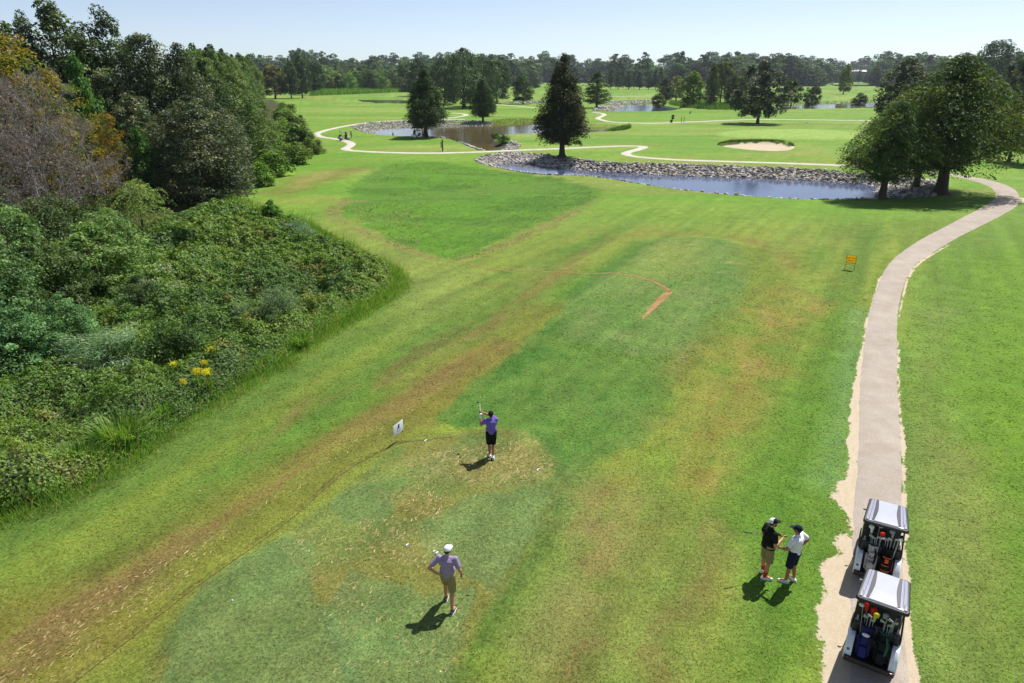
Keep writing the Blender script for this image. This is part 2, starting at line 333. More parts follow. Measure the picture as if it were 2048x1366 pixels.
# first tee: worn olive turf with pale bluish patches
t1 = area(TEE1, .3)
mix(C(130, 146, 76), t1 * .85); mix(C(140, 134, 64), t1 * sstep(.45, .6, mot) * .7); mix(C(104, 140, 72), t1 * sstep(.52, .64, pat) * .6)
for P in ([(330,1420),(345,1260),(400,1185),(480,1125),(570,1085),(625,1110),(640,1200),(690,1300),(760,1420)], [(700,1420),(650,1230),(700,1150),(860,1200),(960,1180),(930,1300),(880,1420)], [(665,1005),(700,982),(760,975),(800,1030),(760,1062),(690,1056)], [(840,1060),(940,1000),(1100,990),(1060,1100),(980,1200),(860,1130)]):
    ms = area(W2(P), .14, .34, .6 * n2 + .4 * n7); mix(C(114, 148, 88), ms * .6); mix(C(122, 142, 76), ms * sstep(.48, .58, pat) * .55)
for P, k in (([(800,935),(860,905),(960,895),(1060,890),(1100,935),(1080,970),(960,985),(850,965)], .62), ([(770,1000),(830,985),(900,1010),(880,1050),(800,1035)], .55), ([(720,1060),(800,1055),(900,1100),(860,1150),(740,1110)], .35), ([(560,1090),(640,1060),(760,1180),(700,1260),(620,1180)], .2)):
    a_ = area(W2(P), .5, .5, n2); STRAW += a_ * k; mix(C(150, 146, 86), a_ * .5 * k)
STRAW += t1 * .12
# dark lush turf between the tees and its darker shoulders
mm = area(MID, .25, .6, .6 * n2 + .4 * n5)
mix(C(98, 142, 58), mm * .8); mix(C(70, 124, 44), mm * sstep(.45, .62, mot) * .65); mix(C(122, 152, 70), mm * sstep(.5, .64, pat) * .45)
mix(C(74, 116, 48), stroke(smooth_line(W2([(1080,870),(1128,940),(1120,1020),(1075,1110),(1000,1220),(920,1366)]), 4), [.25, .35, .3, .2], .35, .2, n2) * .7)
mix(C(112, 140, 74), stroke(W2([(1190,960),(1180,1060),(1120,1200),(1060,1366)]), .9, .9, .6, n2) * .55)
mix(C(158, 152, 96), stroke(W2([(1240,1000),(1200,1100),(1140,1230),(1100,1366)]), .7, .7, .6, n2) * .5); 
# upper tee
t2 = area(TEE2, .35, .5, n2)
mix(C(116, 150, 74), t2 * .8); mix(C(132, 152, 84), t2 * sstep(.48, .62, pat) * .5); mix(C(96, 144, 60), t2 * sstep(.5, .62, mot) * .5); mix(C(150, 162, 76), area(W2([(1240,545),(1290,492),(1400,488),(1430,540),(1380,570),(1280,560)]), 2, 1.5, n1) * .55); mix(C(178, 172, 92), stroke(W2([(1455,532),(1482,533)]), .25, .4) * .8)
mix(C(84, 138, 46), stroke(W2([(1285,487),(1240,520),(1200,548),(1140,592)]), .8, 1.0) * .65)
mix(C(120, 138, 50), stroke(smooth_line(W2([(1500,500),(1525,545),(1505,620),(1455,690)]), 4), 1.2, 1.0, .8, n2) * .7)
for L, wd, k in (([(1240,470),(1330,466),(1450,474),(1530,490),(1590,530),(1640,560)], [.8, 1.0, 1.2, .8], .55), ([(1540,560),(1560,600),(1480,680),(1420,720),(1380,770),(1340,850)], [1.0, 1.2, .9, .6], .6), ([(1620,600),(1560,680),(1480,760),(1420,840),(1340,930),(1250,1000)], [1.0, 1.6, 1.5, 1.3, .8], .75), ([(1480,840),(1420,900),(1380,960),(1300,1010)], .8, .7), ([(1290,1000),(1240,1090),(1190,1180),(1130,1290),(1080,1400)], [.7, .6, .8], .7), ([(1400,1100),(1400,1200),(1340,1300)], .35, .4)):
    s = stroke(smooth_line(W2(L), 4), wd, 1.0, 1.0, n1)
    k2 = s * k; pm = .5 * pat + .5 * n2; mix(C(148, 148, 66), k2 * .55); mix(OCHRE, k2 * sstep(.46, .60, pm) * .8); mix(C(172, 152, 86), k2 * sstep(.58, .68, pm) * .6); mix(C(128, 112, 52), k2 * sstep(.54, .66, n1) * .6); mix(C(112, 150, 52), k2 * sstep(.44, .34, pm) * .7); STRAW += k2 * .10
mix(C(98, 148, 42), area(W2([(1480,1000),(1560,840),(1640,640),(1690,620),(1705,760),(1690,900),(1640,1050),(1640,1250),(1560,1300),(1500,1200),(1460,1090)]), 1.2, 1.0, n1) * .6)
mix(C(130, 170, 106), stroke(W2([(1660,960),(1685,840),(1700,720),(1722,620)]), .4, .8, .6, n2) * .45)
ob_ = area(W2([(1150,980),(1290,960),(1400,1060),(1440,1180),(1460,1420),(1000,1420),(1080,1200)]), 1.2, 1.2, n2)
mix(C(140, 142, 78), ob_ * .45); mix(C(152, 132, 78), ob_ * sstep(.48, .62, pat) * .5); mix(C(104, 142, 56), ob_ * sstep(.52, .64, mot) * .5)
mix(C(126, 142, 70), area(W2([(1830,1420),(1822,1100),(1815,900),(1880,860),(2000,1100),(2200,1420)]), 1.5, 1.0, n2) * .5)
# swale of long grass with raked brown rim
sw = area(SWALE, .8, 2.0, .7 * n2 + .3 * n5)
mix(C(104, 148, 50), sw * .9); mix(C(84, 130, 42), sw * sstep(.45, .65, fbm(GX / 8, GY / 2.5, 1, 4, 41)) * .7); mix(C(104, 160, 40), sw * sstep(.5, .7, n1) * .5)
rk = stroke(smooth_line(W2([(735,398),(690,402),(665,424),(700,450),(770,480),(860,510),(915,516),(990,495),(1060,465),(1140,425),(1200,395)]), 4), [.5, .8, .7, .4, .6, .9, .3], .5, .5, n5)
mix(C(146, 142, 78), rk * (.4 + .5 * sstep(.42, .6, n2))); STRAW += rk * .38 * sstep(.4, .55, n2)
for L in ([(745,405),(715,422),(750,450)], [(775,405),(745,425),(790,455)], [(800,408),(775,428),(820,455)], [(820,410),(805,425)]): 
    s = stroke(smooth_line(W2(L), 4), .3, .3, .5, n2); STRAW += s * .45
mix(C(140, 122, 66), stroke(W2([(560,385),(640,355),(720,335)]), [2.0, 3.0, 2.0], 2.5, 1.5, n1) * .6); mix(C(170, 165, 92), stroke(W2([(590,375),(650,345)]), 1.2, 1.2, 1, n1) * .6)
# green, bunker sand
g = area(GREEN, .8); mix(C(168, 200, 96), g)
b_ = area(BUNK_O, .05); df_, _p = dline(GX, GY, BUNK_FAR)
SAND = np.maximum(SAND, b_ * sstep(.25, .7, df_)); mix(C(70, 84, 34), b_ * sstep(.7, .25, df_))
mix(C(176, 182, 92), stroke(W2([(1600,292),(1640,300),(1600,308)]), 2.5, 3) * .5); mix(C(92, 140, 40), stroke(W2([(1370,249),(1480,252),(1620,247),(1700,250)]), 2.5, 3) * .5)
# sandy wear along the path
SP = smooth_line(W2([(1706,948),(1690,951),(1676,962),(1661,995),(1690,1032),(1699,1055),(1690,1068),(1660,1075),(1654,1085),(1676,1098),(1688,1112),(1660,1120),(1643,1135),(1640,1180),(1626,1240),(1632,1290),(1641,1330),(1645,1420),(1720,1420),(1720,1200),(1725,1050)]), 4, True)
SAND = np.maximum(SAND, area(SP + np.array([.09, 0]), .28, .48, .25 * n2 + .4 * n5 + .35 * n7))
lw = stroke(smooth_line(W2([(1706,960),(1709,860),(1715,790),(1725,700),(1743,610),(1769,545),(1800,508)]), 4), [.16, .24, .18, .06, .03, .09, .02], .10, .20, .5 * n2 + .5 * n7); SAND = np.maximum(SAND, lw)
rw = stroke(smooth_line(W2([(1836,1420),(1822,1366),(1812,1250),(1809,1100),(1806,900),(1798,800),(1796,700),(1797,640),(1815,560),(1840,525),(1900,488)]), 4), [.26, .18, .09, .06, .05, .05, .03, .05, .10, .06], .10, .18, .5 * n2 + .5 * n7); SAND = np.maximum(SAND, rw)
pc = stroke(W2([(1990,410),(2046,398),(2042,404)]), .6, .5, .6, n2); SAND = np.maximum(SAND, pc * .9)
# under the thicket: soil; stony beds
mix(C(70, 66, 40), area(WOOD, 1.0, .8, n2) * .9)
for O, Wp_, lv in POND:
    mix(C(96, 92, 70), area(O, .3) * (GY < 180)); 
T *= (.84 + .32 * n5)[:, None]; T *= (.88 + .24 * n7)[:, None]
T *= (.90 + .20 * n6)[:, None]; T *= (1 + .34 * (fbm(A / 16, B / .9, 1, 3, 21) - .5) * sstep(95, 50, GY))[:, None]; T *= (1 + .22 * (fbm(GX, GY, .8, 3, 23) - .5))[:, None]

gm, nt, out = node_mat('turf'); N = nt.nodes; L = nt.links
pb = N.new('ShaderNodeBsdfPrincipled'); L.new(pb.outputs[0], out.inputs[0]); pb.inputs['Roughness'].default_value = .9; pb.inputs['Specular IOR Level'].default_value = .15
at_ = N.new('ShaderNodeAttribute'); at_.attribute_name = 'tint'; ast = N.new('ShaderNodeAttribute'); ast.attribute_name = 'straw'; asa = N.new('ShaderNodeAttribute'); asa.attribute_name = 'sand'
tc = N.new('ShaderNodeTexCoord')
def noise(nt_, vec, s, det=4, rough=.6, stretch=None):
    n = nt_.nodes.new('ShaderNodeTexNoise'); n.inputs['Scale'].default_value = s; n.inputs['Detail'].default_value = det; n.inputs['Roughness'].default_value = rough
    if stretch:
        mp = nt_.nodes.new('ShaderNodeMapping'); mp.vector_type = 'TEXTURE'; mp.inputs['Scale'].default_value = stretch; mp.inputs['Rotation'].default_value = (0, 0, R(61)); nt_.links.new(vec, mp.inputs['Vector']); vec = mp.outputs[0]
    nt_.links.new(vec, n.inputs['Vector']); return n
def rng_(nt_, v, a, b, c, d):
    m = nt_.nodes.new('ShaderNodeMapRange'); m.inputs[1].default_value = a; m.inputs[2].default_value = b; m.inputs[3].default_value = c; m.inputs[4].default_value = d; nt_.links.new(v, m.inputs[0]); return m.outputs[0]
def mixc(nt_, fac, a, b, mode='MIX'):
    m = nt_.nodes.new('ShaderNodeMix'); m.data_type = 'RGBA'; m.blend_type = mode
    for s_, v in ((0, fac), (6, a), (7, b)):
        if isinstance(v, (int, float)): m.inputs[s_].default_value = v
        elif isinstance(v, tuple): m.inputs[s_].default_value = (*v, 1)
        else: nt_.links.new(v, m.inputs[s_])
    return m.outputs[2]
def mth(nt_, op, a, b):
    m = nt_.nodes.new('ShaderNodeMath'); m.operation = op
    for s_, v in ((0, a), (1, b)):
        if isinstance(v, (int, float)): m.inputs[s_].default_value = v
        else: nt_.links.new(v, m.inputs[s_])
    return m.outputs[0]
ob = tc.outputs['Object']
gA = noise(nt, ob, 9, 6, .72); gB = noise(nt, ob, 26, 4, .7, (2.0, 1, 1)); gC = noise(nt, ob, 2.2, 4, .6); gD = noise(nt, ob, 7.5, 6, .8, (2.6, 1, 1))
col = mixc(nt, 1.0, at_.outputs['Color'], rng_(nt, gA.outputs[0], .34, .66, .62, 1.30), 'MULTIPLY')
col = mixc(nt, 1.0, col, rng_(nt, gB.outputs[0], .32, .70, .62, 1.30), 'MULTIPLY')
col = mixc(nt, mth(nt, 'MULTIPLY', rng_(nt, gC.outputs[0], .5, .75, 0, 1), .25), col, tuple(C(150, 158, 84)))
stf = mth(nt, 'SUBTRACT', mth(nt, 'ADD', gD.outputs[0], mth(nt, 'MULTIPLY', ast.outputs['Fac'], .13)), .60)
stf = rng_(nt, stf, 0, .14, 0, .85); stf = mth(nt, 'MULTIPLY', stf, rng_(nt, ast.outputs['Fac'], .02, .3, 0, .9))
col = mixc(nt, stf, col, tuple(C(205, 178, 126)))
sa = mth(nt, 'ADD', asa.outputs['Fac'], mth(nt, 'MULTIPLY', mth(nt, 'SUBTRACT', gA.outputs[0], .5), 1.7)); sa = rng_(nt, sa, .42, .58, 0, 1)
sandc = mixc(nt, rng_(nt, gD.outputs[0], .35, .7, 0, 1), tuple(C(218, 198, 166)), tuple(C(236, 220, 194)))
col = mixc(nt, sa, col, sandc); L.new(col, pb.inputs['Base Color'])
bp = N.new('ShaderNodeBump'); bp.inputs['Strength'].default_value = .55; bp.inputs['Distance'].default_value = .05
L.new(mth(nt, 'ADD', gA.outputs[0], mth(nt, 'MULTIPLY', gB.outputs[0], .6)), bp.inputs['Height']); L.new(bp.outputs[0], pb.inputs['Normal'])
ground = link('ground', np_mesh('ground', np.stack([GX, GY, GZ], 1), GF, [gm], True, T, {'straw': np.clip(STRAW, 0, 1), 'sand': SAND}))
tag(ground, 'mown golf course turf with brown streaks, tees, a swale and a green', None, None, 'structure')

# ------------------------------------------------------------------ water
def water_mat(nm, w1, w2):
  wm, nt, out = node_mat(nm); N = nt.nodes; L = nt.links
  p = N.new('ShaderNodeBsdfPrincipled'); L.new(p.outputs[0], out.inputs[0]); tcw = N.new('ShaderNodeTexCoord')
  nb = noise(nt, tcw.outputs['Object'], .06, 2); L.new(mixc(nt, rng_(nt, nb.outputs[0], .35, .65, 0, 1), w1, w2), p.inputs['Base Color'])
  p.inputs['Roughness'].default_value = .06; p.inputs['IOR'].default_value = 1.33
  r1 = noise(nt, tcw.outputs['Object'], 2.2, 3, .5); bw = N.new('ShaderNodeBump'); bw.inputs['Strength'].default_value = .22; bw.inputs['Distance'].default_value = .05
  L.new(r1.outputs[0], bw.inputs['Height']); L.new(bw.outputs[0], p.inputs['Normal'])
  return wm
WMB = water_mat('blue_pond_water', S(74, 86, 118), S(66, 74, 96)); WMN = water_mat('brown_pond_water', S(104, 90, 60), S(84, 80, 62))  # the blue one carries reflected sky in its base colour
WLAB = ['near pond of pale blue water below the stone bank', 'brown water of the pond behind the tall dark cypress', 'far pond of water beyond the small bridge path', 'thin strip of far water behind the row of trees', 'far ditch of water on the left fairway', 'most distant gleam of water before the wood']
for k, (O, Wp_, lv) in enumerate(POND):
    c = Wp_.mean(0); P = c + (Wp_ - c) * 1.0; d_ = P - c; P = P + d_ / np.linalg.norm(d_, axis=1, keepdims=True) * .25
    me = bpy.data.meshes.new('water'); me.from_pydata([(a, b, lv) for a, b in P], [], [tuple(range(len(P)))]); me.materials.append(WMB if k in (0, 2) else WMN)
    tag(link('water', me), WLAB[k], None, None, 'structure')

# ------------------------------------------------------------------ paths
def ribbon(name, Lw, Rw, mat_, label, n=120, k=6, lift=.025, jit=.05, seed=1):
    Lr = resample(smooth_line(Lw, 6), n); Rr = resample(smooth_line(Rw, 6), n); s = np.arange(n)
    Lr = Lr + (Lr - Rr) / np.linalg.norm(Lr - Rr, axis=1, keepdims=True) * (jit * 2 * (fbm(s * .9, s * 0 + 3.3, 1.5, 3, seed) - .5))[:, None]
    Rr = Rr + (Rr - Lr) / np.linalg.norm(Lr - Rr, axis=1, keepdims=True) * (jit * 2 * (fbm(s * .9, s * 0 + 8.1, 1.5, 3, seed + 5) - .5))[:, None]
    t = np.linspace(0, 1, k + 1); P = Lr[:, None] * (1 - t)[None, :, None] + Rr[:, None] * t[None, :, None]; P = P.reshape(-1, 2)
    Z = ground_z(P[:, 0], P[:, 1]) + lift; Zr = Z.reshape(n, k + 1); Zr[:, 0] -= lift + .03; Zr[:, -1] -= lift + .03
    i_ = np.arange(n - 1)[:, None] * (k + 1); j_ = np.arange(k)[None]; F = np.stack([i_ + j_, i_ + j_ + 1, i_ + k + 2 + j_, i_ + k + 1 + j_], -1).reshape(-1, 4)
    o = link(name, np_mesh(name, np.c_[P, Zr.ravel()], F[:, ::-1], [mat_], True)); tag(o, label, None, None, 'structure'); return o
def path_mat(name, c1, c2, sp):
    m, nt, out = node_mat(name); p = nt.nodes.new('ShaderNodeBsdfPrincipled'); nt.links.new(p.outputs[0], out.inputs[0]); t = nt.nodes.new('ShaderNodeTexCoord'); o_ = t.outputs['Object']
    a = noise(nt, o_, 1.1, 5, .6); b = noise(nt, o_, 24, 5, .85); c = noise(nt, o_, .35, 3)
    col = mixc(nt, rng_(nt, a.outputs[0], .35, .65, 0, 1), c1, c2); col = mixc(nt, 1.0, col, rng_(nt, b.outputs[0], .25, .75, 1 - sp, 1 + sp), 'MULTIPLY'); col = mixc(nt, 1.0, col, rng_(nt, c.outputs[0], .35, .65, .93, 1.05), 'MULTIPLY')
    nt.links.new(col, p.inputs['Base Color']); p.inputs['Roughness'].default_value = .9; p.inputs['Specular IOR Level'].default_value = .2
    bb = nt.nodes.new('ShaderNodeBump'); bb.inputs['Strength'].default_value = .4; bb.inputs['Distance'].default_value = .02; nt.links.new(b.outputs[0], bb.inputs['Height']); nt.links.new(bb.outputs[0], p.inputs['Normal'])
    return m
asph = path_mat('worn_asphalt', tuple(C(192, 178, 163)), tuple(C(206, 193, 178)), .42); conc = path_mat('pale_concrete', tuple(C(222, 212, 196)), tuple(C(236, 228, 214)), .10)
ribbon('cart_path', W2([(1674,1500),(1690,1366),(1694,1250),(1698,1100),(1702,1000),(1710,900),(1713,800),(1722,700),(1740,605),(1766,540),(1795,508),(1835,480),(1895,448),(1945,422),(1978,404),(1988,392),(1984,380),(1970,371),(1940,361),(1890,350),(1850,344)]),
       W2([(1850,1500),(1826,1366),(1816,1250),(1812,1100),(1810,1000),(1808,900),(1801,800),(1799,700),(1800,620),(1815,560),(1836,528),(1872,504),(1922,474),(1972,449),(2020,424),(2041,408),(2041,392),(2030,378),(1995,364),(1940,353),(1890,346)]), asph, 'worn grey cart path curving up the right side to the cypress trees', 260, 6, .05, .07)
def cpath(name, pts, wdt, lab, seed=2):
    c = smooth_line(W2(pts), 6); c = resample(c, max(30, len(c))); t = np.gradient(c, axis=0); nrm = np.stack([-t[:, 1], t[:, 0]], 1); nrm /= np.linalg.norm(nrm, axis=1, keepdims=True)
    return ribbon(name, c + nrm * wdt / 2, c - nrm * wdt / 2, conc, lab, 160, 3, .09, .03, seed)
cpath('cart_path', [(930,238.5),(880,239),(809,241.3),(776,242.3),(732,246),(698,251),(670,256.5),(644,263),(633,268.5),(642,274),(670,278),(690,281.8),(703,288),(696,294.5),(690,298),(702,301.3),(733,303.6),(776,305.4),(828,306.6),(880,306.5),(916,305.2),(960,304),(1027,300.7),(1080,298.8),(1135,296.6),(1221,292.7),(1270,291.8),(1288,293.5),(1276,298.5),(1256,304),(1252,308),(1268,312.5),(1300,316),(1360,320),(1430,322.5),(1510,325),(1600,328),(1690,331.5),(1780,337),(1850,343),(1880,347)], 2.0, 'pale cart path winding past both ponds to the far bend')
cpath('cart_path', [(1187,224.5),(1206,227.5),(1207,231),(1196,236),(1204,240),(1232,244.5),(1307,246.8),(1393,243.5),(1460,240.8),(1522,239.2),(1640,240),(1760,241.5)], 2.0, 'thin pale path crossing behind the green', 4)
cpath('cart_path', [(885,237),(910,234.6),(932,230.5),(926,227.5),(905,226)], 2.0, 'short bend of pale path under the oaks', 6)
cpath('cart_path', [(985,209.2),(1030,212),(1075,216)], 2.4, 'pale path on the far bank beside the small tree', 7)
cpath('cart_path', [(1215,193.5),(1310,192),(1420,191)], 2.6, 'farthest pale path on the far fairway', 8)
# dirt trench across the upper tee
dm = path_mat('orange_dirt', tuple(C(172, 124, 78)), tuple(C(196, 154, 106)), .3)
c = resample(smooth_line(at_l := W2([(918,513),(935,524),(970,534),(1020,540),(1100,541),(1180,546),(1250,555),(1300,567),(1328,580),(1338,588)], .1), 6), 90); t = np.gradient(c, axis=0); nrm = np.stack([-t[:, 1], t[:, 0]], 1); nrm /= np.linalg.norm(nrm, axis=1, keepdims=True)
wd = np.interp(np.linspace(0, 1, 90), [0, .5, .8, 1], [.16, .16, .3, .42])[:, None]
ribbon('dirt_trench', c + nrm * wd / 2, c - nrm * wd / 2, dm, 'narrow orange dirt trench running left from the upper tee', 120, 3, .03, .06, 11)
ribbon('dirt_trench', W2([(1322,588),(1308,602),(1292,622),(1281,641)], .25), W2([(1350,584),(1332,600),(1312,618),(1285,640)], .25), dm, 'wide bare dirt strip ending on the upper tee', 60, 4, .03, .10, 12)

# the cut edge of the first tee: a thin dark step
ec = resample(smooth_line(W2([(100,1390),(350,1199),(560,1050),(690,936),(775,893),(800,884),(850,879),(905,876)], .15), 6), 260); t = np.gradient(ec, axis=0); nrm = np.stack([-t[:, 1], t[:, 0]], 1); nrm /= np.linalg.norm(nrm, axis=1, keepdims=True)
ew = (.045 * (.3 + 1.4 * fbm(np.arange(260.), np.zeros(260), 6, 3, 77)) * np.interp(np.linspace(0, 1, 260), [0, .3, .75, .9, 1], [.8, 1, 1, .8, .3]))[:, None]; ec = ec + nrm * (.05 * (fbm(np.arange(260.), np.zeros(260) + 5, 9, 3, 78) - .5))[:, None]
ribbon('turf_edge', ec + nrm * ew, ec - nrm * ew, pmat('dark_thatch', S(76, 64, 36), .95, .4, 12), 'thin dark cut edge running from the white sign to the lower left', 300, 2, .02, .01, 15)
# loose relief of the turf: tufts, dead blades, clods (real geometry lying on the sheet)
def turf_col(x, y):
    r = np.hypot(x, y); a = np.arctan2(x, y); ir = np.clip(np.searchsorted(RAD, r), 0, nr - 1); ia = np.clip(np.searchsorted(ANG, a), 0, na - 1); k = ir * na + ia; return T[k], STRAW[k], SAND[k]
def blades(name, q, ln, wd, lift, col, label, seed, along=False, flat=0.0):
    r = np.random.default_rng(seed); n = len(q); z = ground_z(q[:, 0], q[:, 1]); a = r.random(n) * 6.28 if not along else math.atan2(uy, ux) + .55 * r.normal(size=n); d = np.stack([np.cos(a), np.sin(a)], 1); s = np.stack([-d[:, 1], d[:, 0]], 1) * np.asarray(wd).reshape(-1, 1)
    l = np.asarray(ln).reshape(-1, 1) * (.5 + r.random((n, 1))); b0 = np.c_[q - d * l * .5, z + .004]; b1 = np.c_[q + d * l * .5, z + lift * (.3 + 1.2 * r.random(n))]; s3 = np.c_[s, np.zeros(n)]
    V = np.stack([b0 - s3, b0 + s3, b1 + s3 * .6, b1 - s3 * .6], 1).reshape(-1, 3); o = link(name, np_mesh(name, V, np.arange(n * 4).reshape(-1, 4), [turf_m], False, np.repeat(col, 4, 0))); tag(o, label, None, None, 'stuff'); return o
turf_m, nt, out = node_mat('loose_blades'); p = nt.nodes.new('ShaderNodeBsdfDiffuse'); at2_ = nt.nodes.new('ShaderNodeAttribute'); at2_.attribute_name = 'tint'; tc2 = nt.nodes.new('ShaderNodeTexCoord'); nz2 = noise(nt, tc2.outputs['Object'], 6, 2); nt.links.new(mixc(nt, 1.0, at2_.outputs['Color'], rng_(nt, nz2.outputs[0], .3, .7, .85, 1.15), 'MULTIPLY'), p.inputs['Color']); nt.links.new(p.outputs[0], out.inputs[0])
rg = np.random.default_rng(99); n = 115000; rr2 = 11 * np.exp(rg.random(n) * math.log(75 / 11)); aa = np.radians(-50 + 100 * rg.random(n)); q = np.stack([rr2 * np.sin(aa), rr2 * np.cos(aa)], 1)
ok = sdpoly(q[:, 0], q[:, 1], WOOD) > .1; pth = W2([(1690,1500),(1694,1250),(1702,1000),(1713,800),(1740,605),(1795,508),(1895,448),(1978,404),(2041,400),(1972,449),(1872,504),(1815,560),(1799,700),(1808,900),(1816,1250),(1840,1500)]); ok &= sdpoly(q[:, 0], q[:, 1], pth) > .05
for O, Wp_, lv in POND: ok &= sdpoly(q[:, 0], q[:, 1], O) > .2
q = q[ok]; ct, cs, csa = turf_col(q[:, 0], q[:, 1]); k = csa < .3; q, ct, cs = q[k], ct[k], cs[k]; dist = np.hypot(q[:, 0], q[:, 1]); n = len(q)
cc = ct * (1.03 + .30 * rg.normal(size=(n, 1))).clip(.68, 1.8) * (1 + .12 * rg.normal(size=(n, 3))); blades('turf_blades', q, .055 * np.clip(dist / 20, .7, 2.2), .012 * np.clip(dist / 20, .7, 2.2), .020, cc.clip(.005, .8), 'short loose blades standing out of the mown turf', 5)
# dead pale dashes where the first tee is worn, and along the brown streak
def dashes(P, n, seed): return scatter_in(W2(P), n, np.random.default_rng(seed))
Q = np.vstack([dashes([(770,1000),(830,980),(910,1010),(900,1060),(800,1050)], 110, 1), dashes([(700,1050),(800,1045),(920,1100),(880,1160),(740,1120)], 150, 2), dashes([(560,1080),(660,1050),(800,1180),(720,1260),(610,1180)], 70, 3), dashes([(850,900),(1080,890),(1100,940),(1060,980),(880,970)], 200, 4), dashes([(640,1200),(860,1170),(960,1250),(900,1366),(640,1366)], 70, 6), dashes([(0,1366),(0,1300),(200,1180),(430,1060),(430,1110),(240,1260),(120,1366)], 260, 7), dashes([(430,1060),(700,880),(820,800),(840,820),(700,905),(450,1090)], 90, 8)])
n = len(Q); blades('dead_grass', Q, .10, .016, .012, np.clip(np.array(C(190, 170, 118)) * (1 + .25 * rg.normal(size=(n, 1))), .02, .7), 'pale dead grass lying in scars on the worn tee and streak', 6, True)
# coarse tufts in the swale and raked clods on its rim
q = scatter_in(SWALE, 9000, rg); ct, _a, _b = turf_col(q[:, 0], q[:, 1]); k = rg.random(len(q)) < sstep(.25, .65, fbm(q[:, 0], q[:, 1], 5, 3, 55)); q = q[k]; ct = ct[k]; n = len(q)
blades('swale_grass', q, .14, .04, .05, np.clip(ct * (.95 + .4 * rg.random((n, 1))), .005, .5), 'coarser uncut grass tufts in the dark swale', 7)
rows = [[(735,398),(690,402),(665,424),(700,450),(770,480),(860,510),(915,516),(990,495),(1060,465),(1140,425),(1200,395)]] + [[(745 + 26 * i, 403), (713 + 26 * i, 421), (748 + 28 * i, 450 + 4 * i), (800 + 24 * i, 474 + 3 * i)] for i in range(5)]
Q = []
for i_, L_ in enumerate(rows):
    l_ = resample(smooth_line(W2(L_), 6), 900 if i_ == 0 else 220); Q.append(l_ + rg.normal(size=l_.shape) * (.45 if i_ == 0 else .28))
Q = np.vstack(Q); Q = Q[fbm(Q[:, 0], Q[:, 1], 2.2, 2, 57) > .46]; n = len(Q); blades('raked_clods', Q, .13, .045, .035, np.clip(np.where(rg.random((n, 1)) < .6, np.array(C(168, 164, 112)), np.array(C(104, 112, 52))) * (1 + .2 * rg.normal(size=(n, 1))), .02, .7), 'raked rows of dry clods round the swale', 8)

# ------------------------------------------------------------------ foliage
def leaf_mat(name, trans=.35, gloss=.06, rough=.45):
    m, nt, out = node_mat(name); N = nt.nodes; L = nt.links
    a = N.new('ShaderNodeAttribute'); a.attribute_name = 'tint'; oi = N.new('ShaderNodeObjectInfo')
    c = mixc(nt, 1.0, a.outputs['Color'], oi.outputs['Color'], 'MULTIPLY')
    hs = N.new('ShaderNodeHueSaturation'); L.new(c, hs.inputs['Color']); L.new(rng_(nt, oi.outputs['Random'], 0, 1, .484, .505), hs.inputs['Hue']); L.new(rng_(nt, oi.outputs['Random'], 0, 1, .88, 1.12), hs.inputs['Value'])
    d = N.new('ShaderNodeBsdfDiffuse'); L.new(hs.outputs[0], d.inputs[0]); tr = N.new('ShaderNodeBsdfTranslucent'); L.new(mixc(nt, 1.0, hs.outputs[0], (1.25, 1.3, .6), 'MULTIPLY'), tr.inputs[0])
    g = N.new('ShaderNodeBsdfGlossy'); g.inputs['Roughness'].default_value = rough; g.inputs[0].default_value = (.9, .95, 1, 1)
    m1 = N.new('ShaderNodeMixShader'); m1.inputs[0].default_value = trans; L.new(d.outputs[0], m1.inputs[1]); L.new(tr.outputs[0], m1.inputs[2])
    m2 = N.new('ShaderNodeMixShader'); m2.inputs[0].default_value = gloss; L.new(m1.outputs[0], m2.inputs[1]); L.new(g.outputs[0], m2.inputs[2]); L.new(m2.outputs[0], out.inputs[0])
    return m
LEAF = leaf_mat('leaf', .31, .02, .6); LEAFD = leaf_mat('waxy_leaf', .28, .035, .55); LEAFG = leaf_mat('grass_blade', .40, .02, .6)
BARK = pmat('bark', S(74, 64, 54), .9, .35, 9, .6, bdist=.03); BARKG = pmat('grey_bark', S(136, 128, 124), .9, .25, 12, .4, bdist=.02)
def unit(v): return v / (np.linalg.norm(v, axis=1, keepdims=True) + 1e-9)
def leaf_geo(P, Nn, size, asp=.55, axis=None, r=rng):
    n = len(P); q = r.normal(size=(n, 3)) if axis is None else axis + .35 * r.normal(size=(n, 3))
    u = unit(q - Nn * (q * Nn).sum(1, keepdims=True)); v = np.cross(Nn, u); s = np.asarray(size).reshape(-1, 1) * np.ones((n, 1))
    fold = Nn * s * .18
    V = np.stack([P - u * s, P - v * s * asp + fold, P + u * s, P + v * s * asp + fold], 1).reshape(-1, 3)
    F = np.arange(n * 4).reshape(-1, 4); return V, F
LB = 1.35
def jit_col(base, n, r=rng, v=.25, h=.12):
    b = LB * np.asarray(base)[None] * (1 + v * r.normal(size=(n, 1)) * .7); b = b * (1 + h * r.normal(size=(n, 3)) * .6); return np.clip(b, .004, .9)

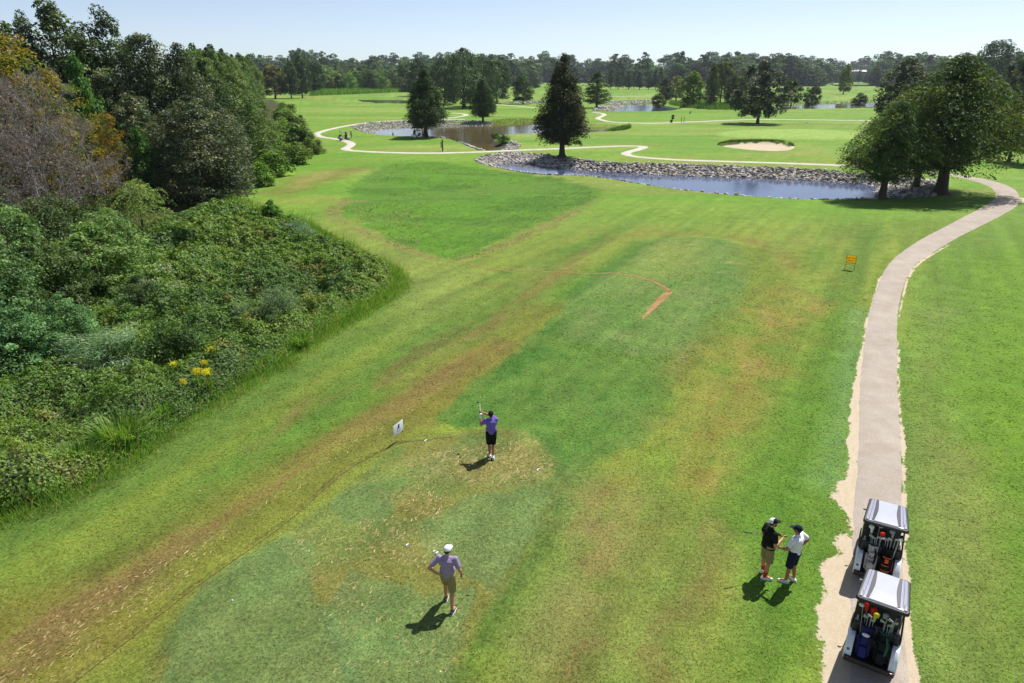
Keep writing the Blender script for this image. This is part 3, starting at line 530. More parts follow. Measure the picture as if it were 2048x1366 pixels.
def crown(seed, H, Rr, base, prof, ncl, clr, nleaf, lsize, col, col2=None, p2=.25, flat=.7, droop=0.0, asp=.55, mat_=None, name='crown', inner=.25, feather=False, stretch=1.0, lean=0):
    """a crown of leaf clumps: prof(h) is the relative radius at the relative height h of the crown"""
    r = np.random.default_rng(seed); hs = []; 
    while len(hs) < ncl:
        h = r.random()
        if r.random() < prof(h) ** 1.2 + .05: hs.append(h)
    hs = np.array(hs); az = r.random(ncl) * 2 * np.pi; pr = np.array([prof(h) for h in hs])
    lob = 1 + .22 * np.sin(az * 2 + seed) + .14 * np.sin(az * 3 + seed * 2.1 + hs * 5)
    rad = np.sqrt(inner + (1 - inner) * r.random(ncl)) * pr * Rr * lob - clr * .5; rad = np.maximum(rad, 0)
    z = H * base + hs * H * (1 - base) - clr * .4
    Cc = np.stack([np.cos(az) * rad, np.sin(az) * rad, z], 1)
    cr = clr * (.6 + .8 * r.random(ncl)) * (.65 + .35 * pr)
    tone = np.where(r.random(ncl) < p2, 1, 0); tv = np.clip(1 + .18 * r.normal(size=ncl), .6, 1.5)
    k = max(1, nleaf // ncl); idx = np.repeat(np.arange(ncl), k); n = len(idx)
    d = unit(r.normal(size=(n, 3)) + np.array([0, 0, .35])); sh = (.45 + .6 * r.random(n) ** .6)[:, None]
    off = d * sh * cr[idx][:, None]; off[:, 2] *= flat
    if stretch != 1:
        ra = np.stack([np.cos(az), np.sin(az), 0 * az - droop * .4], 1)[idx]; off += ra * (off * ra).sum(1, keepdims=True) * (stretch - 1)
    off[:, 2] -= droop * (off[:, 0] ** 2 + off[:, 1] ** 2) / (cr[idx] + .01) * .5
    P = Cc[idx] + off
    cxy = (np.percentile(P[:, :2], 96, axis=0) + np.percentile(P[:, :2], 4, axis=0)) / 2; P[:, :2] -= cxy; Cc[:, :2] -= cxy
    rq = np.percentile(np.hypot(P[:, 0], P[:, 1]), 96); P[:, :2] *= Rr / rq; Cc[:, :2] *= Rr / rq
    z0, z1 = np.percentile(P[:, 2], 2.5), np.percentile(P[:, 2], 99.6); zs = H * (1 - base) / (z1 - z0); P[:, 2] = H * base + (P[:, 2] - z0) * zs; Cc[:, 2] = H * base + (Cc[:, 2] - z0) * zs
    kp = (P[:, 2] > H * base * .72 - (.3 if base < .06 else 0)) & (np.hypot(P[:, 0], P[:, 1]) < 1.12 * Rr); P = P[kp]; d = d[kp]; idx = idx[kp]; n = len(P)
    Nn = unit(.5 * d + np.array([0, 0, .6]) + .5 * r.normal(size=(n, 3)))
    ax = None
    if feather: ax = unit(np.stack([np.cos(az), np.sin(az), -.3 - droop + 0 * az], 1)[idx] + .4 * r.normal(size=(n, 3)))
    V, F = leaf_geo(P, Nn, lsize * (.6 + .8 * r.random(n)), asp, ax, r)
    c = jit_col(col, n, r); 
    if col2 is not None: c2 = jit_col(col2, n, r); c = np.where(tone[idx][:, None] == 1, c2, c)
    c = np.clip(c * tv[idx][:, None], .004, .9)
    return np_mesh(name, V, F, [mat_ or LEAF], False, np.repeat(c, 4, 0)), Cc
def trunk_mesh(seed, H, r0, Cc, nl=9, top=.85, flare=1.6, lean=0, m=None, split=None):
    r = np.random.default_rng(seed + 99); b = MB(); n = 8
    pts = [Vector((.15 * r.normal() * k / n + lean * (k / n * top) ** 1.5, .15 * r.normal() * k / n, -.15 + H * top * k / n)) for k in range(n + 1)]
    rad = [max(r0 * (1 - .9 * k / n), .03) for k in range(n + 1)]; rad[0] *= flare; pts.insert(1, pts[0].lerp(pts[1], .35)); rad.insert(1, r0 * 1.1)
    b.tube(pts, rad, 9)
    order = np.argsort(-np.linalg.norm(Cc[:, :2], axis=1)); pick = order[:: max(1, len(order) // nl)][:nl]
    for q in pick:
        c = Vector(Cc[q]); h = max(.18 * H, c.z - .45 * math.hypot(c.x, c.y) - .05 * H); f = min(max(h / (H * top), .1), .95)
        a = pts[0].lerp(pts[-1], f); a = Vector((lean * (f * top) ** 1.5, 0, h)); mid = a.lerp(c, .5) + Vector((0, 0, .06 * H * (.5 - r.random())))
        rr_ = max(.04, r0 * .42 * (1 - .6 * f)); b.tube([a, mid, c], [rr_, rr_ * .6, .02], 6)
    return b.mesh('trunk', m or BARK, True)
LIB = {}
oakp = lambda h: max(0, math.sin(math.pi * min(1, (h * .86 + .14)) ** .8)) ** .55
domep = lambda h: max(0, 1 - max(0, (h - .25) / .75) ** 2.0) ** .5 * min(1, .62 + h * 1.6)
conep = lambda h: max(.04, (1 - h) ** .62) * min(1, .62 + 1.9 * h)
tallp = lambda h: max(.05, (1 - h ** 2.2)) ** .6 * min(1, .55 + 1.5 * h)
colp = lambda h: max(.08, 1 - abs(h - .38) ** 2 * 2.0) * (1 if h < .85 else max(.2, (1 - h) / .15))
def lib(key, H, Rr, nv, r0, seed, nl=9, top=.85, barkm=None, flare=1.6, **k):
    LIB[key] = [(*(lambda cm, cc: (cm, trunk_mesh(seed + i, H, r0, cc, nl, top, flare, k.get('lean', 0), barkm)))(*crown(seed + i, H, Rr, **k)), H, Rr) for i in range(nv)]
G1, G2, G3 = S(58, 78, 44), S(78, 94, 58), S(84, 112, 50)
lib('oak', 18, 6.5, 3, .42, 10, base=.04, prof=oakp, ncl=260, clr=1.25, nleaf=27000, lsize=.17, col=S(64, 76, 46), col2=S(104, 108, 76), p2=.35, mat_=LEAFD)
lib('dark', 20, 5.6, 2, .4, 20, base=.03, prof=tallp, ncl=220, clr=1.2, nleaf=21000, lsize=.18, col=S(64, 80, 44), col2=S(88, 104, 58), p2=.4, mat_=LEAFD)
lib('light', 15, 4.6, 2, .3, 30, base=.02, prof=lambda h: max(.05, 1 - h ** 3) ** .5 * min(1, .6 + 1.5 * h), ncl=190, clr=1.0, nleaf=15000, lsize=.17, col=S(90, 106, 62), col2=S(112, 122, 78))
lib('bright', 11, 3.6, 2, .22, 40, base=.05, prof=oakp, ncl=110, clr=.95, nleaf=9000, lsize=.20, col=S(66, 116, 44), col2=S(88, 138, 54))
lib('yellow', 15, 4.6, 2, .28, 50, base=.05, prof=domep, ncl=230, clr=.8, nleaf=16000, lsize=.15, col=S(142, 120, 36), col2=S(106, 114, 44), p2=.5, stretch=1.7, droop=.25, flat=.45, asp=.35, feather=True)
lib('feather', 8, 3.4, 1, .16, 60, base=.02, prof=domep, ncl=170, clr=.62, nleaf=11000, lsize=.15, col=S(128, 150, 84), col2=S(98, 128, 64), stretch=2.0, droop=.7, flat=.4, asp=.22, feather=True)
lib('cypress', 15, 4.2, 2, .40, 70, base=.17, prof=lambda h: max(.05, 1 - h ** 1.45) ** .8 * min(1, .6 + 2.2 * h), ncl=330, clr=.8, nleaf=38000, lsize=.165, col=S(56, 76, 42), col2=S(74, 96, 50), p2=.3, stretch=1.7, droop=.55, flat=.75, asp=.34, feather=True, top=.97, flare=2.0, nl=26, inner=.3)
lib('rust_cypress', 15, 4.2, 1, .44, 80, base=.17, prof=lambda h: max(.05, 1 - h ** 1.7) ** .75 * min(1, .6 + 2.2 * h), ncl=360, clr=.78, nleaf=42000, lsize=.16, col=S(54, 62, 36), col2=S(78, 76, 44), p2=.3, stretch=1.6, droop=.6, flat=.8, asp=.34, feather=True, top=.98, flare=2.1, nl=30, inner=.3)
lib('wide_cypress', 14, 6.5, 2, .55, 85, base=.22, prof=lambda h: max(.05, 1 - h ** 2.2) ** .7 * min(1, .5 + 2.0 * h), ncl=300, clr=1.15, nleaf=40000, lsize=.16, col=S(60, 82, 40), col2=S(92, 108, 50), p2=.3, stretch=2.2, droop=.5, flat=.42, asp=.34, feather=True, top=.9, flare=2.0, nl=30, inner=.16)
lib('small', 8, 4.0, 3, .18, 90, base=.02, prof=oakp, ncl=120, clr=.8, nleaf=12000, lsize=.12, col=S(74, 98, 54), col2=S(98, 120, 72), p2=.4)
lib('mid', 12, 4.0, 3, .26, 100, base=.14, prof=oakp, ncl=120, clr=1.0, nleaf=6500, lsize=.25, col=S(62, 82, 46), col2=S(84, 100, 56))
lib('midcone', 12, 3.4, 2, .26, 110, base=.14, prof=conep, ncl=130, clr=.8, nleaf=6000, lsize=.24, col=S(60, 78, 46), col2=S(82, 96, 54), stretch=1.4, droop=.4, asp=.4, feather=True, top=.95)
lib('bigoak', 20, 11, 2, .75, 120, base=.10, prof=lambda h: max(0, math.sin(math.pi * min(1, (h * .8 + .2)) ** .9)) ** .5, ncl=260, clr=1.9, nleaf=15000, lsize=.32, col=S(58, 76, 46), col2=S(80, 96, 58), nl=16, mat_=LEAFD)
lib('magnolia', 13, 5.4, 2, .32, 130, base=.15, prof=oakp, ncl=190, clr=.95, nleaf=13000, lsize=.22, col=S(50, 62, 40), col2=S(96, 98, 76), p2=.3, mat_=LEAFD)
lib('far', 22, 8.5, 5, .45, 140, base=.0, prof=lambda h: max(.05, 1 - h ** 3) ** .5, ncl=60, clr=2.5, nleaf=2600, lsize=.75, col=S(66, 82, 50), col2=S(84, 98, 58))
lib('fartall', 25, 7.0, 2, .45, 150, base=.25, prof=domep, ncl=44, clr=2.0, nleaf=1600, lsize=.7, col=S(58, 74, 48), col2=S(78, 90, 58))

GROUPS = {'left': 'trees of the wood on the left', 'far': 'trees of the distant wood along the horizon', 'mid': 'trees standing about the ponds and fairways', 'row': 'row of small dark conifers on the far fairway'}
def put_tree(kind, name, x, y, H, Wd, label, group=None, tint=(1, 1, 1), var=None, cat='tree', rz=None, z=None):
    v = LIB[kind][(var if var is not None else random.randrange(len(LIB[kind]))) % len(LIB[kind])]
    o = empty(name, (x, y, (gz(x, y) if z is None else z) - .03), random.random() * 6.28 if rz is None else rz, label, cat, group)
    o.scale = (Wd / v[3], Wd / v[3], H / v[2])
    t = link('trunk', v[1], o); c = link('crown', v[0], o); c.color = (*tint, 1); return o
def tree_at(kind, name, bx, by, ty, hw, label, group=None, tint=(1, 1, 1), var=None, cat='tree', rz=None):
    p = at(bx, by); H = height_at(ty, p.y); zc = depth(p.y); return put_tree(kind, name, p.x, p.y, H, hw * zc / FPX, label, group, tint, var, cat, rz, p.z)
random.seed(5)
LW = GROUPS['left']
# the wood on the left, near to far
for a in [
 ('oak', 'oak_tree', 405, 402, 195, 103, 'tall grey-green oak whose skirt meets the lawn at the front of the wood', LW, (1, 1, 1), 0),
 ('oak', 'oak_tree', 455, 386, 215, 53, 'lower grey-green oak at the right end of the dark wood', LW, (.95, 1, 1), 1),
 ('oak', 'oak_tree', 330, 372, 72, 85, 'dark oak second from the right along the wood skyline', LW, (.85, .95, .9), 2),
 ('dark', 'broadleaf_tree', 170, 372, 6, 103, 'tallest dark green tree of the wood, top nearest the upper frame', LW, (.95, 1.02, .95), 0),
 ('dark', 'broadleaf_tree', 268, 366, 24, 80, 'tall dark tree with a ragged top right of the tallest one', LW, (.85, .95, .92), 1),
 ('oak', 'oak_tree', 392, 372, 92, 73, 'dark oak stepping down the skyline above the front oak', LW, (.9, .98, .9), 1),
 ('oak', 'oak_tree', 300, 392, 185, 69, 'greyish oak in the middle of the wood above the orange tree', LW, (1.15, 1.12, 1.05), 0),
 ('dark', 'broadleaf_tree', 120, 376, 34, 51, 'slim bright-leaved tree left of the tallest dark tree', LW, (1.0, 1.1, .9), 1),
 ('light', 'broadleaf_tree', 20, 380, 44, 106, 'pale green tree on the skyline at the left frame edge', LW, (1.0, 1.1, .9), 0),
 ('light', 'broadleaf_tree', 90, 372, 52, 67, 'pale green tree on the skyline behind the yellow tree', LW, (.95, 1.05, .9), 1),
 ('light', 'broadleaf_tree', -90, 395, 60, 123, 'pale green tree cut by the left frame edge', LW, (.95, 1.05, .9), 0),
 ('dark', 'broadleaf_tree', 440, 356, 118, 62, 'dark tree at the right shoulder of the tall wood', LW, (.95, 1, .9), 0),
 ('light', 'broadleaf_tree', 492, 345, 150, 51, 'olive tree behind the right end of the dark wood', LW, (.9, .95, .85), 1),
 ('light', 'broadleaf_tree', 520, 330, 190, 40, 'small olive tree where the wood meets the bright bushes', LW, (.9, .95, .8), 0),
 ('yellow', 'autumn_tree', 60, 432, 70, 105, 'large tree turning yellow behind the grey bare trees', LW, (.9, 1, 1), 0),
 ('yellow', 'autumn_tree', 160, 432, 140, 62, 'middle of the trees turning yellow, above the bare trees', LW, (.95, 1.0, 1), 1),
 ('yellow', 'autumn_tree', 243, 418, 228, 38, 'smallest and most orange tree, between bare trees and oaks', LW, (.95, .9, .9), 0),
 ('dark', 'broadleaf_tree', 215, 362, 56, 80, 'dark tree filling the gap between the two tallest', LW, (.95, 1, .9), 1),
 ('oak', 'oak_tree', 352, 366, 100, 80, 'dark oak behind the middle of the skyline', LW, (.9, 1, .85), 0),
 ('dark', 'broadleaf_tree', 40, 372, 62, 90, 'dark green tree behind the yellow crown at the left', LW, (.95, 1.1, .85), 0),
 ('oak', 'oak_tree', 248, 380, 150, 70, 'dark oak under the two tallest trees', LW, (.95, 1, .9), 2),
 ('bright', 'maple_tree', 205, 402, 116, 44, 'bright green tree in front of the tallest dark tree', LW, (.88, .66, .75), 0),
 ('bright', 'maple_tree', 298, 412, 258, 32, 'small bright green tree at the foot of the oaks', LW, (.85, .7, .8), 1),
 ('feather', 'willow_tree', 292, 492, 362, 62, 'feathery yellow-green tree drooping over the brambles', LW, (1, 1, 1), 0),
 ('small', 'broadleaf_tree', 100, 648, 468, 92, 'dense olive tree in the middle of the left scrub', LW, (.85, .9, .8), 1),
 ('small', 'broadleaf_tree', 255, 592, 432, 74, 'pale soft green tree right of the spreading one', LW, (1.5, 1.55, 1.25), 0),
 ('small', 'broadleaf_tree', 12, 705, 470, 105, 'dark green tree low at the left frame edge', LW, (.8, .88, .8), 2),
 ('small', 'broadleaf_tree', 150, 712, 590, 66, 'low blue-green tree in front of the dense olive one', LW, (1.05, 1.25, 1.3), 0),
 ('small', 'broadleaf_tree', 290, 648, 548, 50, 'dark small tree by the white-flowered clumps', LW, (.75, .82, .72), 1),
 ('small', 'broadleaf_tree', 140, 555, 392, 88, 'dull olive tree at the feet of the bare trees', LW, (.85, .85, .78), 2),
 ('small', 'broadleaf_tree', 40, 745, 612, 84, 'blue-green low tree nearest the brambles at the left edge', LW, (1.05, 1.25, 1.35), 1),
 ('feather', 'willow_tree', 232, 545, 418, 60, 'soft grey-green drooping tree left of the yellow-green one', LW, (.75, .82, .9), 0),
 ('small', 'broadleaf_tree', 215, 505, 385, 60, 'dull green tree below the bare trees', LW, (.95, .95, .9), 2),
 ('small', 'broadleaf_tree', 55, 640, 398, 105, 'rounded tree at the left frame edge below the bare trees', LW, (1.2, 1.25, 1.15), 0),
 ('small', 'broadleaf_tree', 205, 612, 450, 100, 'spreading light green tree over the bramble bank', LW, (1.4, 1.45, 1.1), 1),
 ('small', 'broadleaf_tree', 120, 560, 420, 80, 'olive tree between the two rounded trees', LW, (.95, .95, .85), 2),
 ('small', 'broadleaf_tree', -60, 760, 520, 120, 'blue-green tree cut by the left edge low in the picture', LW, (.85, 1, 1.05), 1),
 ('small', 'broadleaf_tree', -30, 540, 330, 100, 'dark olive tree at the left edge behind the bare trees', LW, (.8, .85, .8), 2)]:
    tree_at(*a)
# leafless grey trees
def bare_mesh(seed, H, Rr):
    r = np.random.default_rng(seed); V = []; F = []; tips = []
    def seg(a, b, ra, rb):
        a = np.array(a); b = np.array(b); t = (b - a) / (np.linalg.norm(b - a) + 1e-6); u = np.cross(t, [.3, .2, .9]); u /= np.linalg.norm(u) + 1e-6; v = np.cross(t, u); base = len(V)
        for p, q in ((a, ra), (b, rb)):
            for k in range(3): V.append(p + (u * math.cos(2.094 * k) + v * math.sin(2.094 * k)) * q)
        for k in range(3): F.append((base + k, base + (k + 1) % 3, base + 3 + (k + 1) % 3, base + 3 + k))
    def grow(p, d, ln, rad, lev):
        q = p + d * ln; seg(p, q, rad, rad * .7)
        if lev == 0: tips.append(q); return
        for k in range(3 if lev > 1 else 4):
            e = d + r.normal(size=3) * .62 + np.array([0, 0, .12]); e /= np.linalg.norm(e); grow(p + d * ln * (.45 + .55 * r.random()) if k else q, e, ln * (.58 + .25 * r.random()), max(rad * .6, .012), lev - 1)
    for k in range(3): grow(np.array([0, 0, H * (.0 + .2 * k)]), np.array([r.normal() * .15, r.normal() * .15, 1.0]), H * .25, .12, 6 if k else 5)
    V = np.array(V); V[:, :2] *= Rr / (np.percentile(np.hypot(V[:, 0], V[:, 1]), 97) + .01); V[:, 2] *= H / np.percentile(V[:, 2], 99.5)
    tw = np_mesh('branches', V, F, [BARKG]); tp = np.array(tips); tp[:, :2] *= Rr / (np.percentile(np.hypot(tp[:, 0], tp[:, 1]), 97)); tp[:, 2] *= H / (tp[:, 2].max())
    n = 1500; P = tp[r.integers(0, len(tp), n)] + r.normal(size=(n, 3)) * .25; Vl, Fl = leaf_geo(P, unit(r.normal(size=(n, 3))), .07 + .06 * r.random(n), .5, None, r)
    lf = np_mesh('dry_leaves', Vl, Fl, [LEAF], False, np.repeat(jit_col(S(122, 106, 102), n, r, .25, .06), 4, 0)); return tw, lf
BM = [bare_mesh(3, 13, 4.2), bare_mesh(8, 12, 4.0)]
for k, (bx, by, ty, hw, lab) in enumerate([(128, 515, 150, 95, 'largest leafless grey tree with fine twigs on the left'), (30, 545, 215, 85, 'leafless grey tree at the left frame edge'), (212, 500, 235, 72, 'smaller leafless grey tree beside the orange tree'), (95, 470, 140, 70, 'leafless grey tree behind the largest one')]):
    p = at(bx, by); H = height_at(ty, p.y); wv = hw * depth(p.y) / FPX; o = empty('bare_tree', p, k * 1.7, lab, 'tree', 'leafless grey trees'); tw, lf = BM[k % 2]; b = link('trunk', tw, o); l = link('dry_leaves', lf, o); o.scale = (wv / 4.1, wv / 4.1, H / 12.5)

# ------------------------------------------------------------------ brambles and shrubs
def mound(x, y):
    e = np.clip(-sdpoly(x, y, BRAMBLE) / 1.6, 0, 1) ** .5
    return e * (.25 + 2.6 * np.clip(fbm(x, y, 3.0, 3, 61) - .22, 0, 1) * (.5 + .8 * fbm(x, y, 11, 2, 66)) + .8 * (fbm(x, y, .95, 2, 64) - .3) + .55 * (fbm(x, y, .42, 2, 68) - .45))
NB = 285000
q = scatter_in(BRAMBLE, NB * 3); dd = np.hypot(q[:, 0], q[:, 1]); keep = (rng.random(len(q)) < np.clip((38 / dd) ** 1.3, 0, 1)) & (np.abs(np.arctan2(q[:, 0], q[:, 1])) < R(44)) & (dd < 95); q = q[keep][:NB]; dd = dd[keep][:NB]
mz = mound(q[:, 0], q[:, 1]); e = .12; nx = (mound(q[:, 0] + e, q[:, 1]) - mz) / e; ny = (mound(q[:, 0], q[:, 1] + e) - mz) / e; n = len(q)
Nn = unit(np.stack([-nx, -ny, np.ones(n)], 1) * .9 + .42 * rng.normal(size=(n, 3))); Nn[:, 2] = np.abs(Nn[:, 2])
z = mz - .42 * rng.random(n) ** 1.4 + .10; z = np.maximum(z, .03)
sz = (.038 + .038 * rng.random(n)) * np.clip(dd / 30, .9, 2.2)
V, F = leaf_geo(np.stack([q[:, 0], q[:, 1], z], 1), Nn, sz, .62)
pt = fbm(q[:, 0], q[:, 1], 4, 3, 71); c = jit_col(S(84, 116, 44), n, rng, .38, .12); c = np.where((pt + .12 * rng.normal(size=n) > .62)[:, None], jit_col(S(102, 128, 50), n), c); c = np.where((pt + .1 * rng.normal(size=n) < .40)[:, None], jit_col(S(74, 104, 44), n), c)
c = np.where((fbm(q[:, 0], q[:, 1], 1.2, 3, 77) > .74)[:, None], jit_col(S(112, 122, 56), n), c)
br = link('brambles', np_mesh('brambles', V, F, [LEAF], False, np.repeat(c, 4, 0))); tag(br, 'knee-high green bramble thicket covering the bank left of the lawn', None, None, 'stuff')
# woody tangle under the leaves
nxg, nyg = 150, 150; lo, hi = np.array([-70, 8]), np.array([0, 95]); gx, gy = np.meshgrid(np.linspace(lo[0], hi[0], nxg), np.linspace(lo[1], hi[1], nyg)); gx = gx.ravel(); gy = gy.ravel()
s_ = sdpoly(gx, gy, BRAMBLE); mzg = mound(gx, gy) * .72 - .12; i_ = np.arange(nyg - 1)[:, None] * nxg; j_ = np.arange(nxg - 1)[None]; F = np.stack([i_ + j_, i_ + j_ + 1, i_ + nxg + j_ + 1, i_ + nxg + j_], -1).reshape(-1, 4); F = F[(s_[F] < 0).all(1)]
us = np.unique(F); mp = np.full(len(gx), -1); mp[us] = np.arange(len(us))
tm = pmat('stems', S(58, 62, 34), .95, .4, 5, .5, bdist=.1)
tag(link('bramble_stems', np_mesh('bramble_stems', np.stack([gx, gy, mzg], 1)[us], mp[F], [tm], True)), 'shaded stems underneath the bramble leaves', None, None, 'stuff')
# shrubs
def shrub(seed, n, Rr, H, lsize, col, col2, asp, up, mat_=None, ncl=60):
    cm, cc = crown(seed, H, Rr, 0.0, domep, ncl, Rr * .30, n, lsize, col, col2, .35, .9, -up, asp, mat_ or LEAF, 'foliage', .3, up != 0, 1.3 if up else 1.0)
    b = MB(); r = np.random.default_rng(seed)
    for k in range(7): a = k * .9 + r.random(); b.tube([(0, 0, -.05), (math.cos(a) * Rr * .3, math.sin(a) * Rr * .3, H * .4), (math.cos(a) * Rr * .6, math.sin(a) * Rr * .6, H * .75)], [.035, .025, .01], 5)
    return cm, b.mesh('stems', BARK), H, Rr
def wand(seed, n, Rr, H, col, col2, wdt=.012, mat_=None, spread=.9):
    """upright wands or blades that fan out from the base"""
    r = np.random.default_rng(seed); a = r.random(n) * 6.283; t = r.random(n) ** .6; rb = Rr * .45 * np.sqrt(r.random(n)); base = np.stack([np.cos(a) * rb, np.sin(a) * rb, 0 * a], 1)
    a2 = a + .6 * r.normal(size=n); tip = base + np.stack([np.cos(a2) * Rr * spread * t, np.sin(a2) * Rr * spread * t, H * (.55 + .45 * r.random(n)) * (1 - .35 * t)], 1); mid = base * .45 + tip * .55 + np.array([0, 0, 1]) * (H * .16 * t)[:, None]
    s = np.stack([-np.sin(a2), np.cos(a2), 0 * a], 1) * wdt; V = np.stack([base - s, base + s, mid + s * 1.3, mid - s * 1.3, tip], 1).reshape(-1, 3)
    k = np.arange(n)[:, None] * 5; F = np.vstack([k + np.array([[0, 1, 2, 3]]), k + np.array([[3, 2, 4, 4]])]); 
    me = bpy.data.meshes.new('blades'); q_ = [tuple(f) for f in F[:n].tolist()] + [tuple(f[:3]) for f in F[n:].tolist()]; me.from_pydata(V.tolist(), [], q_)
    c = jit_col(col, n, r); c = np.where(r.random((n, 1)) < .35, jit_col(col2, n, r), c); at2 = me.attributes.new('tint', 'FLOAT_COLOR', 'POINT'); cc = np.ones((len(V), 4), np.float32); cc[:, :3] = np.repeat(c, 5, 0); at2.data.foreach_set('color', cc.ravel()); me.materials.append(mat_ or LEAFG); return me
SH = {'round': [shrub(201 + i, 7000, 1.5, 2.2, .06, S(78, 104, 52), S(98, 118, 68), .5, 0) for i in range(2)],
      'dark': [shrub(211, 7000, 1.5, 2.2, .06, S(58, 84, 44), S(82, 106, 52), .5, .0)],
      'wispy': [shrub(221 + i, 8000, 1.6, 2.4, .085, S(92, 114, 78), S(120, 134, 100), .16, .9) for i in range(2)],
      'bushy': [shrub(231 + i, 4500, 2.2, 3.2, .14, S(94, 122, 52), S(110, 134, 58), .5, 0, None, 50) for i in range(3)]}
def shrub_at(kind, name, bx, by, ty, hw, label, group, tint=(1, 1, 1), var=0):
    p = at(bx, by); H = max(.4, height_at(ty, p.y)); wv = hw * depth(p.y) / FPX; f, st, h0, r0 = SH[kind][var % len(SH[kind])]
    o = empty(name, p, random.random() * 6, label, 'shrub', group); o.scale = (wv / r0, wv / r0, H / h0); c = link('foliage', f, o); c.color = (*tint, 1); link('stems', st, o)
SG = 'shrubs growing in the bramble bank'; BG = 'bushes along the far wood edge'
for a in [('round', 'shrub', 72, 668, 588, 85, 'blue-green shrub near the left edge below the rounded tree', SG, (.9, 1.05, 1.1), 0), ('wispy', 'shrub', 225, 752, 660, 92, 'wispy grey-green shrub with a dark hollow below it', SG, (1.0, 1.15, 1.1), 0),
 ('dark', 'shrub', 345, 742, 638, 66, 'dense dark round shrub above the yellow goldenrod', SG, (1.1, 1.15, .9), 0), ('wispy', 'shrub', 562, 662, 575, 50, 'wispy silvery shrub in the middle of the brambles', SG, (1.1, 1.2, 1.15), 1), ('wispy', 'shrub', 498, 668, 608, 40, 'low silvery shrub left of the wispy silvery one', SG, (.85, .95, .95), 0),
 ('wispy', 'shrub', 588, 492, 446, 40, 'grey-leaved shrub by the sapling at the top of the brambles', SG, (1.0, 1.02, 1.15), 1), ('dark', 'shrub', 312, 562, 490, 12, 'thin dark pointed shrub beside the white-flowered one', SG, (.8, .9, .8), 0),
 ('round', 'shrub', 160, 690, 620, 50, 'light green shrub between the blue-green and wispy shrubs', SG, (1.05, 1.15, .95), 1), ('round', 'shrub', 270, 672, 610, 45, 'yellowish shrub above the dense dark round shrub', SG, (1.1, 1.15, .8), 0), ('round', 'shrub', 20, 745, 690, 60, 'olive shrub low at the left frame edge', SG, (1, 1, .8), 1),
 ('round', 'shrub', 680, 590, 553, 35, 'dark low shrub near the point of the bramble bank', SG, (.8, .92, .8), 0), ('round', 'shrub', 450, 560, 520, 45, 'low bushy hump in the upper brambles', SG, (.9, 1.05, .8), 1), ('round', 'shrub', 590, 560, 525, 40, 'low green hump right of the upper brambles', SG, (.95, 1.1, .8), 0), ('wispy', 'shrub', 440, 430, 405, 28, 'straw-tipped shrub below the front oak', SG, (1.1, 1.05, .8), 0)]:
    shrub_at(*a)
for k, a in enumerate([(515, 372, 325, 34, 'bright'), (548, 352, 300, 40, 'bright'), (590, 328, 285, 36, 'bright'), (625, 308, 276, 26, 'olive'), (545, 315, 262, 36, 'bright'), (588, 292, 246, 34, 'grey'), (560, 272, 236, 30, 'bright'), (592, 262, 230, 24, 'olive'), (566, 246, 216, 26, 'bright'), (500, 345, 290, 34, 'grey'), (530, 290, 240, 36, 'grey'), (612, 290, 262, 22, 'grey'), (572, 225, 205, 20, 'bright'), (480, 372, 332, 26, 'bright')]):
    tn = {'bright': (.82, .88, .72), 'olive': (.78, .78, .66), 'grey': (.68, .76, .8)}[a[4]]
    lab = ['bright green bush against the foot of the last oak', 'bright bush one step up the wood edge from the last oak', 'bright bush on the lawn edge opposite the brown scrape', 'olive bush on the lawn point nearest the winding path', 'bright bush behind the lawn-edge bushes', 'grey-green bush left of the path bend', 'bright bush beyond the grey-green bush', 'small olive bush at the lawn edge beyond the path bend', 'bright bush below the brown-leaved tree', 'grey-green bush in front of the olive trees', 'grey-green bush between wood and bright bushes', 'small grey bush behind the olive point bush', 'farthest small bright bush of the wood edge', 'bright bush tucked under the right end of the dark wood'][k]
    shrub_at('bushy', 'bush', a[0], a[1], a[2], a[3], lab, BG, tn, k)
# sapling, flowers, grass tufts
p = at(548, 458); put_tree('bright', 'sapling', p.x, p.y, height_at(400, p.y), 22 * depth(p.y) / FPX, 'yellow-green sapling rising from the top of the brambles', None, (1.05, 1.1, .8), 0, 'sapling')
FLW = wand(301, 60, .35, 1.25, S(88, 122, 48), S(110, 140, 60), .02)
def flower_heads(seed, col, n=260, hz=1.15, rr_=.34):
    r = np.random.default_rng(seed); P = np.stack([rr_ * r.normal(size=n) * .6, rr_ * r.normal(size=n) * .6, hz * (.8 + .25 * r.random(n))], 1); V, F = leaf_geo(P, unit(r.normal(size=(n, 3)) + [0, 0, 1]), .035 + .03 * r.random(n), .6, None, r)
    return np_mesh('blossoms', V, F, [LEAFG], False, np.repeat(jit_col(col, n, r, .2, .1), 4, 0))
GH = flower_heads(1, S(200, 190, 48)); WH = flower_heads(2, S(160, 168, 146), 160, 1.3, .6)
for k, (bx, by, lab) in enumerate([(430, 748, 'largest yellow goldenrod clump above the dark hollow'), (418, 792, 'goldenrod clump nearest the lawn edge'), (398, 788, 'small goldenrod clump beside the one nearest the lawn'), (352, 772, 'goldenrod sprig left of the larger clumps'), (412, 766, 'goldenrod clump just below the largest one'), (370, 802, 'lowest goldenrod sprig on the lawn side')]):
    o = empty('goldenrod', at(bx, by) + Vector((.25, -.35, .3)), k, lab, 'flower', 'goldenrod clumps in the brambles'); o.scale = (.52 - .04 * k, .52 - .04 * k, .95 - .05 * k); link('stalks', FLW, o); link('blossoms', GH, o)
